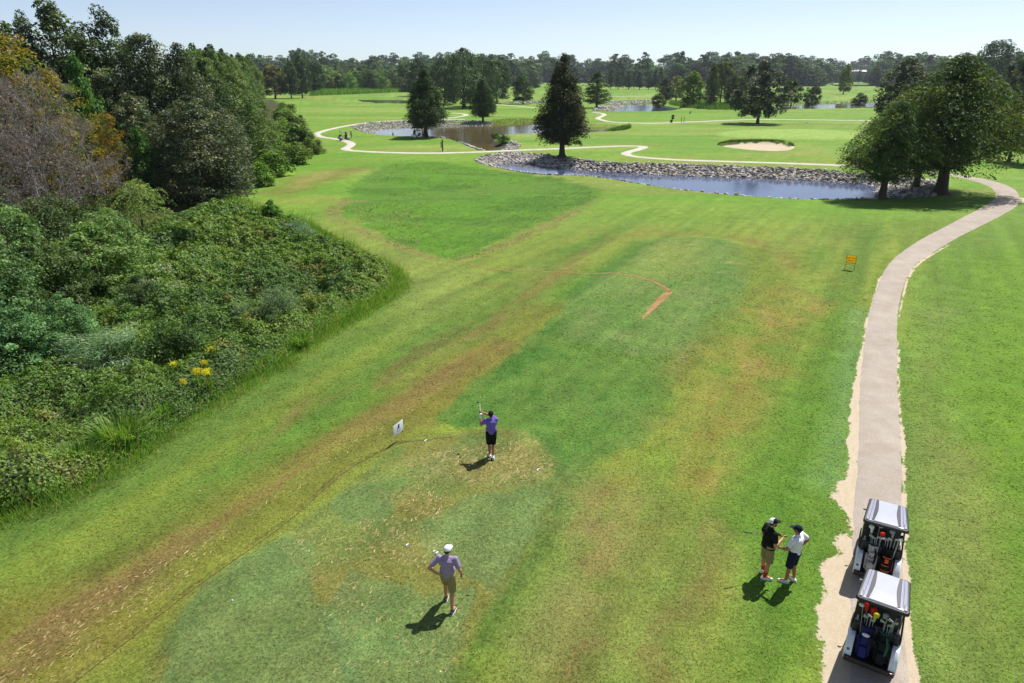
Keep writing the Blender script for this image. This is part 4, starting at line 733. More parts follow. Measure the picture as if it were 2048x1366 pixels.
for k, (bx, by, lab) in enumerate([(335, 592, 'white-flowered shrub clump right of the pointed shrub'), (300, 618, 'white-flowered clump in front of the spreading tree'), (352, 618, 'small white-flowered clump among the brambles')]):
    o = empty('white_flower', at(bx, by), k, lab, 'flower', 'white-flowered clumps'); o.scale = (1.0, 1.0, 1.5 - .2 * k); link('stalks', FLW, o); link('blossoms', WH, o)
TUFT = [wand(310 + i, 420, .9, 1.15, S(92, 134, 48), S(120, 146, 72), .011) for i in range(3)]; LOW = [wand(320 + i, 170, .5, .5, S(92, 134, 48), S(120, 140, 68), .010) for i in range(3)]
tufts = [(258, 900, 1.35, 'largest grass tuft, arching over the lawn edge'), (330, 850, 1.0, 'grass tuft just beyond the largest one'), (170, 945, 1.0, 'grass tuft before the largest one'), (610, 706, .9, 'grass tuft below the silvery shrubs'), (60, 1000, .9, 'grass tuft nearest the left frame corner'), (520, 745, .8, 'grass tuft above the goldenrod corner')]
for k, (bx, by, s_, lab) in enumerate(tufts):
    o = link('grass_tuft', TUFT[k % 3]); o.location = at(bx - 12, by - 12); o.scale = (s_,) * 3; o.rotation_euler = (0, 0, k); tag(o, lab, 'grass tuft', 'tall grass tufts along the bramble edge')
# fringe of tall grass along the bramble edge: one mass
ed = resample(smooth_line(WE[:21], 4), 420); rs = np.random.default_rng(44); VV = []; CC = []; nF = 0; FF = []
for k, (ex, ey) in enumerate(ed):
    dn = ed[min(k + 1, 419)] - ed[max(k - 1, 0)]; dn = np.array([-dn[1], dn[0]]) / (np.linalg.norm(dn) + 1e-6); dens = 64
    far_ = math.hypot(ex, ey); hh = .42 + .75 * float(fbm(np.array([ex]), np.array([ey]), 3, 2, 81)[0]) * (1.5 if 230 < k < 380 else 1.0)
    m = dens; u = rs.random(m) ** 1.3 * 1.25 - .42; bx = ex + dn[0] * u + .25 * rs.normal(size=m); by = ey + dn[1] * u + .25 * rs.normal(size=m); h = hh * (.4 + .8 * rs.random(m)) * np.clip(.35 + u, .3, 1.2)
    a = rs.random(m) * 6.28; wd_ = .010 * max(1, far_ / 28); s = np.stack([np.cos(a), np.sin(a), 0 * a], 1) * wd_; b0 = np.stack([bx, by, 0 * bx], 1); ti = b0 + np.stack([.35 * h * rs.normal(size=m) - .15 * h * dn[0], .35 * h * rs.normal(size=m) - .15 * h * dn[1], h], 1)
    VV.append(np.stack([b0 - s, b0 + s, ti + s * .3, ti - s * .3], 1).reshape(-1, 3)); CC.append(np.repeat(np.where(rs.random((m, 1)) < .25, jit_col(S(140, 140, 78), m, rs), jit_col(S(92, 134, 46), m, rs)), 4, 0))
VV = np.vstack(VV); CC = np.vstack(CC); tag(link('edge_grass', np_mesh('edge_grass', VV, np.arange(len(VV)).reshape(-1, 4), [LEAFG], False, CC)), 'uncut grass fringing the bramble bank along the lawn', None, None, 'stuff')

# ------------------------------------------------------------------ trees about the ponds
MG = GROUPS['mid']
for a in [
 ('rust_cypress', 'cypress_tree', 1124, 314, 114, 56, 'tall dark rust-tinged cypress on the stone bank of the near pond', MG, (.95, .95, .95), 0),
 ('cypress', 'cypress_tree', 852, 274, 140, 46, 'broad dark cypress shading the parked cart beside the brown pond', MG, (.85, .95, .9), 0),
 ('cypress', 'cypress_tree', 966, 242, 157, 25, 'small pointed cypress on the far bank of the brown pond', MG, (.95, 1.1, .85), 1),
 ('bigoak', 'oak_tree', 928, 216, 98, 56, 'largest spreading oak in the grove behind the brown pond', MG, (.95, 1, .95), 0),
 ('bigoak', 'oak_tree', 890, 209, 116, 40, 'left oak of the grove behind the brown pond', MG, (.9, .95, .9), 1),
 ('bigoak', 'oak_tree', 962, 212, 116, 40, 'right shoulder oak of the grove behind the brown pond', MG, (1, 1.02, .9), 1),
 ('mid', 'oak_tree', 994, 207, 116, 28, 'slimmer oak standing just right of the grove', MG, (1, 1, .9), 0),
 ('mid', 'broadleaf_tree', 1046, 208, 148, 22, 'small round tree alone on the far fairway right of the grove', MG, (1, 1.05, .95), 1),
 ('mid', 'broadleaf_tree', 1070, 178, 155, 12, 'tiny tree behind the small round one', MG, (.9, .95, .95), 2),
 ('midcone', 'cypress_tree', 1193, 216, 141, 28, 'pale green cypress just right of the tall dark one', MG, (1.35, 1.45, 1.0), 0),
 ('mid', 'broadleaf_tree', 838, 192, 118, 30, 'dark tree behind the left cypress', MG, (.8, .85, .95), 2),
 ('magnolia', 'magnolia_tree', 1515, 247, 122, 52, 'dark glossy magnolia standing alone behind the green', MG, (1, 1, 1), 0),
 ('midcone', 'cypress_tree', 1331, 205, 154, 20, 'reddish slim cypress on the far pond bank', MG, (1.1, .95, .85), 1),
 ('mid', 'broadleaf_tree', 1316, 220, 180, 14, 'small yellowish tree at the edge of the far pond', MG, (2.0, 1.7, .7), 0),
 ('mid', 'broadleaf_tree', 1384, 214, 143, 26, 'bright yellow-green tree by the far pond', MG, (1.9, 2.0, .8), 2),
 ('mid', 'broadleaf_tree', 1352, 201, 152, 20, 'pinkish tan tree behind the bright yellow-green one', MG, (3.0, 2.1, 1.8), 1),
 ('midcone', 'cypress_tree', 1420, 216, 128, 18, 'tall thin olive cypress right of the yellow-green tree', MG, (1.2, 1.1, .9), 0),
 ('mid', 'broadleaf_tree', 1440, 205, 120, 26, 'russet-topped tree behind the thin olive cypress', MG, (1.3, 1.05, .85), 0),
 ('midcone', 'cypress_tree', 1461, 215, 148, 18, 'small dark cypress left of the magnolia', MG, (1.0, 1.0, .8), 1),
 ('mid', 'broadleaf_tree', 1478, 208, 150, 20, 'dull green tree half behind the magnolia', MG, (1.1, 1.05, .9), 1),
 ('mid', 'broadleaf_tree', 1581, 216, 154, 20, 'olive round tree just right of the magnolia', MG, (.95, 1.0, .8), 2),
 ('mid', 'broadleaf_tree', 1622, 214, 162, 17, 'small tree standing at the strip of far water', MG, (1, 1.05, .95), 0),
 ('mid', 'broadleaf_tree', 1717, 211, 178, 15, 'smallest tree on the bank of the strip of far water', MG, (.9, 1, .9), 1),
 ('mid', 'cypress_tree', 1686, 189, 128, 15, 'thin yellow-green tree with an open crown on the far fairway', MG, (2.2, 1.9, .9), 1),
 ('mid', 'broadleaf_tree', 1651, 170, 132, 13, 'dark tree left of the thin yellow-green one', MG, (.7, .75, .8), 2),
 ('bigoak', 'oak_tree', 1592, 168, 118, 34, 'dark spreading oak beyond the magnolia', MG, (.75, .82, .85), 0),
 ('midcone', 'cypress_tree', 1716, 167, 140, 9, 'dark conifer in front of the white-roofed house', MG, (.75, .85, .85), 0),
 ('midcone', 'cypress_tree', 1732, 167, 143, 9, 'second dark conifer right of the white-roofed house', MG, (.8, .85, .85), 1),
 ('mid', 'broadleaf_tree', 1748, 172, 130, 16, 'brownish tree right of the white-roofed house', MG, (1.1, 1, .9), 2),
 # right group
 ('wide_cypress', 'cypress_tree', 1763, 397, 206, 88, 'smaller leaning cypress at the end of the near pond, dark trunk in the water edge', MG, (1.05, 1.08, .95), 0),
 ('wide_cypress', 'cypress_tree', 1830, 380, 165, 84, 'middle cypress on the stones between the two larger ones', MG, (1.1, 1.12, .95), 1),
 ('wide_cypress', 'cypress_tree', 1880, 388, 114, 140, 'largest cypress on the right with a thick flared trunk', MG, (1.05, 1.08, .95), 0),
 ('magnolia', 'magnolia_tree', 1800, 262, 118, 58, 'glossy dark magnolia behind the right-hand cypresses', MG, (1.05, 1.05, 1), 1),
 ('magnolia', 'magnolia_tree', 2015, 255, 118, 44, 'glossy tree with pale tips behind the largest cypress', MG, (1, 1, .9), 0),
 ('bigoak', 'oak_tree', 1982, 200, 82, 58, 'giant dark oak rising above the trees at the right', MG, (.75, .85, .9), 1),
 ('wide_cypress', 'cypress_tree', 2017, 323, 205, 34, 'orange-tinged young cypress at the right frame edge', MG, (1.5, 1.05, .7), 1),
 ('wide_cypress', 'cypress_tree', 2050, 330, 205, 34, 'yellow-orange cypress cut by the right frame edge', MG, (2.0, 1.3, .6), 0),
 # left middle
 ('mid', 'maple_tree', 551, 197, 128, 30, 'brown-leaved tree at the end of the left wood', MG, (2.1, 1.25, .85), 0),
 ('mid', 'oak_tree', 583, 197, 122, 20, 'dark tree right of the brown-leaved one', MG, (.9, .95, .85), 1),
 ('mid', 'oak_tree', 605, 196, 112, 20, 'taller dark tree casting its shade on the left fairway', MG, (.85, .95, .9), 2),
 ('mid', 'oak_tree', 630, 190, 120, 24, 'dark tree at the right end of the left fairway trees', MG, (.8, .9, .95), 0),
 ('bigoak', 'oak_tree', 606, 182, 98, 30, 'tall crown topping the wood behind the brown-leaved tree', MG, (.85, .9, .95), 0)]:
    tree_at(*a)
for k, (x_, by, ty) in enumerate([(1221, 178, 138), (1236, 179, 137), (1257, 179, 141), (1279, 179, 143), (1297, 179, 148), (1311, 179, 138), (1319, 178, 134), (1246, 176, 140), (1268, 177, 142)]):
    tree_at('midcone', 'conifer', x_, by, ty, 9.5, ['first conifer from the left in the row before the distant wood', 'third conifer from the left in the row before the distant wood', 'fifth conifer from the left in the row before the distant wood', 'middle-right conifer of the row, seventh from its left end', 'third conifer from the right end of the row', 'second conifer from the right end of the row', 'rightmost conifer of the row before the distant wood', 'small conifer set back between the third and fifth of the row', 'small conifer set back between the fifth and seventh of the row'][k], GROUPS['row'], (.72, .85, .85), k)
# the wood running down the left side behind the oaks and along the horizon: single trees, nearest ones first
rt = np.random.default_rng(12); kx = 0
for (xa, ya, xb, yb, step, tlo, thi, tint, grp, lab) in [
  (446, 300, 556, 205, 9, 92, 128, (1.0, 1.12, .8), 'trees of the wood behind the oaks', 'light green tree in the wood stepping away behind the oaks'),
  (470, 260, 560, 196, 13, 96, 118, (.9, 1.02, .85), 'trees of the wood behind the oaks', 'light green tree in the wood stepping away behind the oaks')]:
    n_ = int((xb - xa) / step)
    for k in range(n_):
        f = k / n_; tree_at('light' if k % 3 else 'mid', 'wood_tree', xa + f * (xb - xa) - 38, ya + f * (yb - ya), tlo + (thi - tlo) * f + rt.normal() * 5, 38 - 16 * f, lab, grp, tuple(np.array(tint) * (1 + .1 * rt.normal())))
LABF = 'rounded green tree in the wood bordering the left fairway'
for k in range(34):
    x_ = 560 + k * 8.3; by = 184 - 3 * rt.random(); tree_at(('light', 'small', 'mid', 'oak')[k % 4], 'wood_tree', x_, by, (124 if k % 3 == 0 else 140) + 14 * rt.random(), 16 + 9 * rt.random(), LABF, 'trees bordering the left fairway', tuple(np.array((1.3, 1.4, .95)) * (1.1 + .3 * rt.normal())))
LABH = 'tree of the distant wood that closes the horizon'
for row, (by, st, hlo, hhi) in enumerate([(172, 19, 112, 142), (167.5, 20, 104, 128), (164, 24, 104, 122)]):
    x_ = 430 + row * 6
    while x_ < 2120:
        b_ = by + rt.normal() * .5; b_ = min(b_, 165.5) if 1640 < x_ < 1760 or 1060 < x_ < 1230 else b_; b_ = 160.5 if 1684 < x_ < 1742 else b_; bump = 11 * math.sin(x_ / 47 + row) + 4 * math.sin(x_ / 19); clear = 1090 < x_ < 1330 or 1640 < x_ < 1760
        ty = hlo + (hhi - hlo) * rt.random() - bump * .5 + (9 if clear else 0)
        tall = rt.random() < .035
        tree_at('fartall' if tall else 'far', 'far_tree', x_, b_, max(96, ty - (6 if tall else 0)), (22 if not tall else 14) + 11 * rt.random(), LABH, GROUPS['far'], tuple(np.array((.95, 1.08, .92)) * (1.08 + .26 * rt.normal()) * np.array((1 + .1 * rt.normal(), 1, 1))), None)
        x_ += st * (.7 + .6 * rt.random())
for x_, ty in ((1282, 105), (1361, 103), (1413, 105), (1395, 110), (985, 109), (1545, 112), (760, 114), (1850, 110)):
    tree_at('fartall', 'far_tree', x_, 172, ty, 17, LABH, GROUPS['far'], (.8, .9, .95))

# bright uncut grass before the far wood, reeds, tufts by the water
def blades_in(name, P, n, h, wdt, col, col2, label, seed):
    r = np.random.default_rng(seed); q = scatter_in(P, n, r); m = len(q); z = ground_z(q[:, 0], q[:, 1]); hh = h * (.5 + .7 * r.random(m)) * (.6 + .8 * fbm(q[:, 0], q[:, 1], 4, 2, seed)); a = r.random(m) * 6.28; s = np.stack([np.cos(a), np.sin(a), 0 * a], 1) * wdt
    b0 = np.stack([q[:, 0], q[:, 1], z - .05], 1); ti = b0 + np.stack([.3 * hh * r.normal(size=m), .3 * hh * r.normal(size=m), hh], 1); V = np.stack([b0 - s, b0 + s, ti + s * .4, ti - s * .4], 1).reshape(-1, 3)
    c = np.where(r.random((m, 1)) < .35, jit_col(col2, m, r), jit_col(col, m, r)); tag(link(name, np_mesh(name, V, np.arange(len(V)).reshape(-1, 4), [LEAFG], False, np.repeat(c, 4, 0))), label, None, None, 'stuff')
blades_in('tall_grass', W2([(618, 192), (700, 189), (812, 184), (825, 177), (740, 178), (640, 184)]), 16000, 2.6, .22, S(84, 118, 46), S(104, 130, 56), 'bright uncut grass in front of the far left wood', 91)
blades_in('reeds', W2([(1336, 208), (1372, 216), (1420, 219.5), (1475, 220), (1530, 218), (1530, 213), (1480, 212), (1400, 210)]), 7000, 1.6, .10, S(70, 104, 48), S(96, 124, 58), 'dark reeds along the bank right of the far pond', 92)
blades_in('reeds', W2([(1186, 249), (1260, 254), (1262, 257), (1240, 256.8), (1186, 253)]), 2600, .9, .05, S(70, 100, 44), S(90, 110, 54), 'rough grass on the bank behind the brown pond tip', 93)
blades_in('reeds', W2([(985, 240), (1060, 237.5), (1072, 241), (1060, 247), (1000, 250), (960, 250)]), 3000, .4, .06, S(98, 98, 62), S(130, 118, 80), 'dry weeds on the far bank of the brown pond', 94)
blades_in('lip_grass', np.vstack([BUNK_FAR, BUNK_FAR[::-1] + np.array([0, .5])]), 2600, .35, .03, S(70, 92, 36), S(92, 110, 48), 'shaggy grass lip over the bunker sand', 95)
for k, (bx, by, ty, hw, lab) in enumerate([(990, 277, 264, 11, 'scrubby bush at the corner of the brown pond'), (1006, 284, 268, 14, 'larger scrubby bush above the pile of stones')]):
    shrub_at('dark', 'pond_bush', bx, by, ty, hw, lab, None, (1.1, 1.05, .9), 0)

# ------------------------------------------------------------------ riprap
def rock_mesh(seed):
    r = np.random.default_rng(seed); bm = bmesh.new(); bmesh.ops.create_icosphere(bm, subdivisions=1, radius=1); sc_ = np.array([1, .75 + .3 * r.random(), .5 + .3 * r.random()])
    for v in bm.verts: v.co = Vector(np.array(v.co) * sc_ * (.75 + .5 * r.random()))
    for f in bm.faces: f.smooth = False
    me = bpy.data.meshes.new('rock'); bm.to_mesh(me); bm.free(); return me
rkm, nt, out = node_mat('riprap_stone'); p_ = nt.nodes.new('ShaderNodeBsdfPrincipled'); nt.links.new(p_.outputs[0], out.inputs[0]); a_ = nt.nodes.new('ShaderNodeAttribute'); a_.attribute_name = 'tint'; oi_ = nt.nodes.new('ShaderNodeObjectInfo'); tc_ = nt.nodes.new('ShaderNodeTexCoord')
nz_ = noise(nt, tc_.outputs['Object'], 3, 5); nt.links.new(mixc(nt, 1.0, mixc(nt, 1.0, a_.outputs['Color'], oi_.outputs['Color'], 'MULTIPLY'), rng_(nt, nz_.outputs[0], .3, .7, .75, 1.2), 'MULTIPLY'), p_.inputs['Base Color']); p_.inputs['Roughness'].default_value = .85
RK = [rock_mesh(400 + i) for i in range(8)]; RV = []
for me in RK:
    a = me.attributes.new('tint', 'FLOAT_COLOR', 'POINT'); a.data.foreach_set('color', np.ones(len(me.vertices) * 4, np.float32)); me.materials.append(rkm)
    v = np.zeros(len(me.vertices) * 3, np.float32); me.vertices.foreach_get('co', v); f = np.array([tuple(q.vertices) for q in me.polygons]); RV.append((v.reshape(-1, 3), f))
ROCKC = np.array([S(176, 168, 160), S(196, 190, 184), S(150, 144, 140), S(186, 172, 154), S(122, 118, 118), S(206, 202, 196)])
def rocks(name, regions, n_single, label, seed, dark=1.0):
    """regions: (polygon, count, size)"""
    r = np.random.default_rng(seed); pos = []; siz = []
    for P, n, s in regions:
        q = scatter_in(P, n * 3, r)
        w_ = np.zeros(len(q), bool)
        for O, Wp_, lv in POND: w_ |= sdpoly(q[:, 0], q[:, 1], Wp_) < -.25
        q = q[~w_][:n]; pos.append(q); siz.append(s * (.55 + .9 * r.random(len(q)) ** 1.7))
    q = np.vstack(pos); s = np.concatenate(siz); z = ground_z(q[:, 0], q[:, 1]); order = np.argsort(-(s / np.hypot(q[:, 0], q[:, 1]))); 
    root = link(name, None); VV = []; FF = []; CC = []; nb = 0
    for c, k in enumerate(order):
        col = np.array(ROCKC[r.integers(0, 6)]) * (.85 + .3 * r.random()) * dark * .95; e = Matrix.Rotation(r.random() * 6.28, 3, 'Z') @ Matrix.Rotation(r.normal() * .5, 3, 'X'); pz = z[k] + s[k] * .18; i_ = r.integers(0, 8)
        if c < n_single:
            o = link('rock', RK[i_], root); o.location = (q[k, 0], q[k, 1], pz); o.scale = (s[k] * .5,) * 3; o.rotation_euler = e.to_euler(); o.color = (*col, 1)
        else:
            v, f = RV[i_]; VV.append((v * s[k] * .5) @ np.array(e).T + np.array([q[k, 0], q[k, 1], pz])); FF.append(f + nb); nb += len(v); CC.append(np.tile(col, (len(v), 1)))
    if VV: tag(link('small_rocks', np_mesh('small_rocks', np.vstack(VV), np.vstack(FF), [rkm], False, np.vstack(CC)), root), None, None, None, 'stuff')
    tag(root, label, None, None, 'structure'); return root
PO = [p__[0] for p__ in POND]
LIP = smooth_line(W2([(1800,395),(1747,398),(1650,399.5),(1575,396.5),(1467,390),(1360,379),(1296,370),(1188,353),(1113,349.5),(1049,344),(984,332),(958,325)]), 4)
rocks('riprap_bank', [(PO[0], 6000, .43), (W2([(950, 319), (985, 308), (1020, 305), (1100, 310), (1120, 320), (1060, 326), (1000, 328), (970, 327)]), 500, .5), (W2([(1755, 350), (1830, 356), (1880, 366), (1895, 385), (1860, 395), (1800, 398), (1765, 385), (1740, 368)]), 500, .6), (np.vstack([LIP, LIP[::-1] + np.array([0, .7])]), 900, .26)], 300, 'bank of pale broken stone round the near pond', 500)
rocks('riprap_bank', [(W2([(702, 254), (715, 247.5), (745, 245), (800, 242.5), (890, 241), (985, 241), (990, 249), (886, 253), (800, 256), (765, 258.5), (745, 263), (718, 261)]), 3000, .42), (W2([(915, 279), (935, 283), (975, 296), (985, 300), (955, 300), (930, 290)]), 300, .5), (W2([(1003, 292), (1015, 285), (1032, 284), (1042, 292), (1024, 300.5), (1005, 299)]), 420, .55), (W2([(885, 274), (915, 280), (890, 277), (850, 275.5)]), 60, .4)], 220, 'stone banks around the brown pond', 501, .95)
rocks('riprap_bank', [(W2([(1190, 208), (1205, 204), (1245, 201), (1305, 200.5), (1318, 206.5), (1262, 207), (1240, 209)]), 700, .75), (W2([(1185, 222), (1190, 212), (1235, 209), (1258, 212), (1240, 218), (1215, 221)]), 600, .75), (W2([(1010, 204), (1080, 201), (1120, 202), (1075, 207), (1015, 207)]), 300, .8)], 120, 'pale stone banks of the far pond', 502, 1.05)
rocks('riprap_bank', [(W2([(1550, 206), (1620, 203.5), (1745, 201), (1755, 204), (1620, 208), (1555, 211)]), 250, .6)], 0, 'stony edge along the strip of far water', 503, .8)

# white-roofed house far off
h0 = at(1711, 163); hs = depth(h0.y) / FPX; HS = empty('house', h0, R(4), 'low white-roofed house far off between dark conifers', 'house')
wl_ = pmat('pale_wall', S(96, 88, 78), .8); rf_ = pmat('white_roof', S(235, 238, 240), .5); gl_ = pmat('dark_window', S(40, 46, 54), .2)
Lh = 34 * hs; zt_ = height_at(140, h0.y) - 2.6; b = MB().box((0, 0, zt_ / 2), (Lh * .92, 10, zt_)); b.build('wall', wl_, HS, bevel=.05)
b = MB(); zt = height_at(140, h0.y); b.loft([[(-Lh / 2, -6, zt - 2.6), (-Lh / 2, 6, zt - 2.6), (-Lh / 2, 0, zt)], [(Lh / 2, -6, zt - 2.6), (Lh / 2, 6, zt - 2.6), (Lh / 2, 0, zt)]]); b.build('roof', rf_, HS, smooth=False)
for k in range(5):
    wf = MB().box((-Lh * .36 + k * Lh * .18, -5.03, 2.4), (1.6, .1, 1.6)).build('window', rf_, HS); MB().box((-Lh * .36 + k * Lh * .18, -5.1, 2.4), (1.3, .06, 1.3)).build('pane', gl_, wf)

# the air: faint haze that fades the far wood
hm, nt, out = node_mat('air_haze'); vp = nt.nodes.new('ShaderNodeVolumePrincipled'); vp.inputs['Color'].default_value = (.80, .88, 1, 1); vp.inputs['Density'].default_value = .00008; vp.inputs['Anisotropy'].default_value = .3; nt.links.new(vp.outputs[0], out.inputs['Volume'])
hz = MB().box((0, 0, 22), (10700, 10700, 52)).build('haze', hm, smooth=False); tag(hz, 'thin pale air over the whole course', None, None, 'stuff')

# ------------------------------------------------------------------ people
SKIN = [pmat('tanned_skin', S(196, 140, 108), .55, .08, 20), pmat('brown_skin', S(170, 112, 82), .55, .08, 20)]
def cloth(name, c, s=40, v=.12): return pmat(name, S(*c), .85, v, s, .35, spec=.2, bdist=.006)
CL = {'lavender': cloth('lavender_cotton', (158, 138, 172)), 'purple': cloth('purple_knit', (118, 98, 186)), 'black': cloth('black_cloth', (26, 26, 28)), 'white': cloth('white_cotton', (232, 232, 238)), 'khaki': cloth('khaki_twill', (150, 134, 92)), 'olive': cloth('tan_twill', (150, 132, 96)), 'navy': cloth('navy_twill', (28, 34, 58)), 'red': cloth('red_knit', (206, 52, 24)), 'shoe_w': pmat('white_leather', S(236, 236, 234), .5, .06), 'shoe_d': pmat('dark_leather', S(58, 54, 58), .5, .1), 'hair': pmat('dark_hair', S(34, 30, 28), .7, .3, 60, .5), 'grey': cloth('grey_cotton', (120, 122, 130)), 'glove': pmat('white_glove', S(238, 238, 236), .6, .05), 'eye': pmat('eye_white', S(225, 222, 216), .3, .03), 'sole': pmat('white_sole', S(226, 224, 218), .6, .05)}
STEEL = pmat('polished_steel', S(170, 172, 178), .4, .05, 10, metal=.35); GRAPH = pmat('dark_shaft', S(40, 40, 44), .35, .1); RUBBER = pmat('grip_rubber', S(24, 24, 26), .7, .1, 60, .3)
def hand(mb, w, d, pal, thumb, curl=.9, L=.19):
    """palm, four fingers of different length and a thumb; d = along the hand, pal = palm side, thumb = thumb side"""
    w = Vector(w); d = Vector(d).normalized(); th = Vector(thumb); th = (th - d * th.dot(d)).normalized(); pl = d.cross(th); pl = pl if pl.dot(Vector(pal)) > 0 else -pl
    k0 = w + d * .09
    for s in (-1, -.33, .33, 1): mb.cap(w + th * .018 * s, k0 + th * .032 * s, .016, .0135, 8)
    for i, (s, l) in enumerate(((1, .070), (.36, .080), (-.3, .075), (-.95, .058))):
        p = k0 + th * .031 * s; a = 0
        for j, f in enumerate((.45, .32, .23)):
            a += curl * (.6, .75, .5)[j]; q = p + (d * math.cos(a) + pl * math.sin(a)) * l * f; mb.cap(p, q, .0105 - .001 * j, .0095 - .001 * j, 7); p = q
    p = w + d * .03 + th * .026; q = p + (d * .55 + th * .7 + pl * .3).normalized() * .042; mb.cap(p, q, .014, .011, 7); mb.cap(q, q + (d * .8 + th * .1 + pl * (.3 + .6 * curl)).normalized() * .034, .011, .009, 7)
def person(label, loc, yaw, J, look, vox=.0085, group=None, scale=1.0):
    root = empty('person', loc, yaw, label, 'person', group); root.scale = (scale,) * 3; V = lambda k: Vector(J[k]); B = MB()
    pel, wai, che, nek, hd = V('pelvis'), V('waist'), V('chest'), V('neck'), V('head'); hy = J.get('head_yaw', 0); hp = J.get('head_pitch', 0); HM = Matrix.Rotation(hy, 4, 'Z') @ Matrix.Rotation(hp, 4, 'X'); h3 = HM.to_3x3(); hl = lambda x, y, z: hd + h3 @ Vector((x, y, z))
    fat = look.get('fat', 1.0)
    B.cap(pel, wai, .125 * fat, .115 * fat); B.cap(wai, che, .115 * fat, .13); B.cap(che, nek, .12, .062); B.cap(nek, hl(0, -.01, -.05), .058, .056)
    B.ell(hl(0, -.012, .025), (.076, .096, .098), 16, 10, HM); B.ell(hl(0, .022, -.055), (.056, .066, .062), 14, 8, HM); B.cap(hl(0, .088, -.005), hl(0, .108, -.032), .012, .016, 8); B.ell(hl(0, .078, .016), (.045, .014, .012), 10, 6, HM); B.ell(hl(0, .082, -.066), (.024, .012, .010), 8, 6, HM)
    for s in (-1, 1): B.ell(hl(s * .078, -.008, -.005), (.012, .022, .034), 8, 6, HM)
    for s in 'LR':
        sh, el, wr = V('sh' + s), V('el' + s), V('wr' + s); B.cap(che + (sh - che) * .3, sh, .085, .06); B.cap(sh, el, .052, .042); m = el.lerp(wr, .3); B.cap(el, m, .041, .043); B.cap(m, wr, .043, .029)
        B.cap(wr, wr + (wr - el).normalized() * .02, .029, .027)
        hh = J['hand' + s]; hand(B, wr + (wr - el).normalized() * .01, hh[0], hh[1], hh[2], hh[3])
        hi, kn, an, to = V('hip' + s), V('knee' + s), V('ank' + s), V('toe' + s); B.cap(hi, kn, .086, .058); B.cap(kn, kn.lerp(an, .33) + Vector((0, -.015, 0)), .055, .057); B.cap(kn.lerp(an, .33) + Vector((0, -.015, 0)), an, .057, .036); B.cap(an, to.lerp(an, .3), .038, .036)
    B.voxel('body', look.get('skin', SKIN[0]), root, vox, .5, 2)
    # clothes
    T_ = MB(); f = fat; T_.cap(V('shL') * .92 + che * .08, V('shR') * .92 + che * .08, .066, .066); T_.cap(che + Vector((-.07, 0, .02)), che + Vector((.07, 0, .02)), .135, .135); T_.cap(wai + Vector((-.06, 0, 0)), wai + Vector((.06, 0, 0)), .128 * f, .128 * f); T_.cap(che, wai, .15, .15 * f)
    hem = pel + Vector((0, 0, -.02)); T_.tube([wai + Vector((0, 0, .03)), hem.lerp(wai, .4), hem], [.168 * f, .182 * f, .192 * f], 18, True, .74); T_.cap(nek + Vector((0, -.01, -.045)), nek + Vector((0, 0, .005)), .078, .066)
    for s in 'LR':
        sh, el = V('sh' + s), V('el' + s); e = sh.lerp(el, .72); T_.cap(che + (sh - che) * .5, sh, .10, .072); T_.tube([sh + (sh - el) * .1, sh.lerp(el, .3), e], [.066, .071, .074], 12)
    T_.voxel('shirt', CL[look['shirt']], root, .011, .6, 2)
    P = MB(); P.cap(pel + Vector((-.065, 0, .03)), pel + Vector((.065, 0, .03)), .128 * f, .128 * f); P.cap(pel + Vector((-.06, -.03, -.05)), pel + Vector((.06, -.03, -.05)), .118, .118)
    for s in 'LR':
        hi, kn = V('hip' + s), V('knee' + s); e = hi.lerp(kn, look.get('shorts_len', .96)); P.tube([hi + Vector((0, 0, .06)), hi.lerp(kn, .4), e], [.108, .108, .098], 14)
    P.voxel('shorts', CL[look['shorts']], root, .011, .6, 2)
    MB().tube([pel + Vector((0, 0, .075)), pel + Vector((0, 0, .105))], [.17 * f, .168 * f], 18, True, .76).build('belt', CL['black'], root)
    for s in 'LR':
        an, to = V('ank' + s), V('toe' + s); dv = (to - an); dv.z = 0; dv.normalize(); hl_ = an - dv * .055; hl_.z = max(.04, an.z - .055); q = MB(); q.cap(hl_, to.lerp(hl_, .45) + Vector((0, 0, .006)), .044, .047); q.cap(to.lerp(hl_, .45), to, .045, .034); q.cap(an + Vector((0, 0, -.03)), an + Vector((0, 0, .0)), .046, .043)
        so = q.voxel('shoe', CL[look['shoes']], root, .011, .7, 1)
        sq = MB(); sd_ = dv.cross(Vector((0, 0, 1))); zb = min(hl_.z, to.z) - .042; sl = Vector((0, 0, -.036))
        sq.loft([[hl_ + sl + dv * -.04 + sd_ * .02, hl_ + sl + dv * -.04 - sd_ * .02, hl_ + sl + dv * -.04 - sd_ * .02 + Vector((0, 0, -.015)), hl_ + sl + dv * -.04 + sd_ * .02 + Vector((0, 0, -.015))]] + [[p_ + sd_ * w_, p_ - sd_ * w_, p_ - sd_ * w_ + Vector((0, 0, -.016)), p_ + sd_ * w_ + Vector((0, 0, -.016))] for p_, w_ in ((hl_ + sl, .042), (hl_.lerp(to, .6) + sl, .05), (to + Vector((0, 0, -.026)), .036), (to + dv * .03 + Vector((0, 0, -.024)), .014))]); sq.build('sole', CL['sole'], so)
        if look.get('socks'): MB().cap(an + Vector((0, 0, .01)), an.lerp(V('knee' + s), .3), .048, .054).build('sock', CL[look['socks']], root)
    for s in (-1, 1): MB().ell(hl(s * .031, .079, .004), (.012, .008, .008), 8, 6, HM).build('eye', CL['eye'], root)
    hr = MB(); hr.ell(hl(0, -.022, .036 if not look.get('cap') else .015), (.081, .094, .092 if not look.get('cap') else .085), 16, 10, HM); hr.ell(hl(0, -.055, -.02), (.068, .052, .058), 12, 8, HM); hr.build('hair', CL['hair'], root)
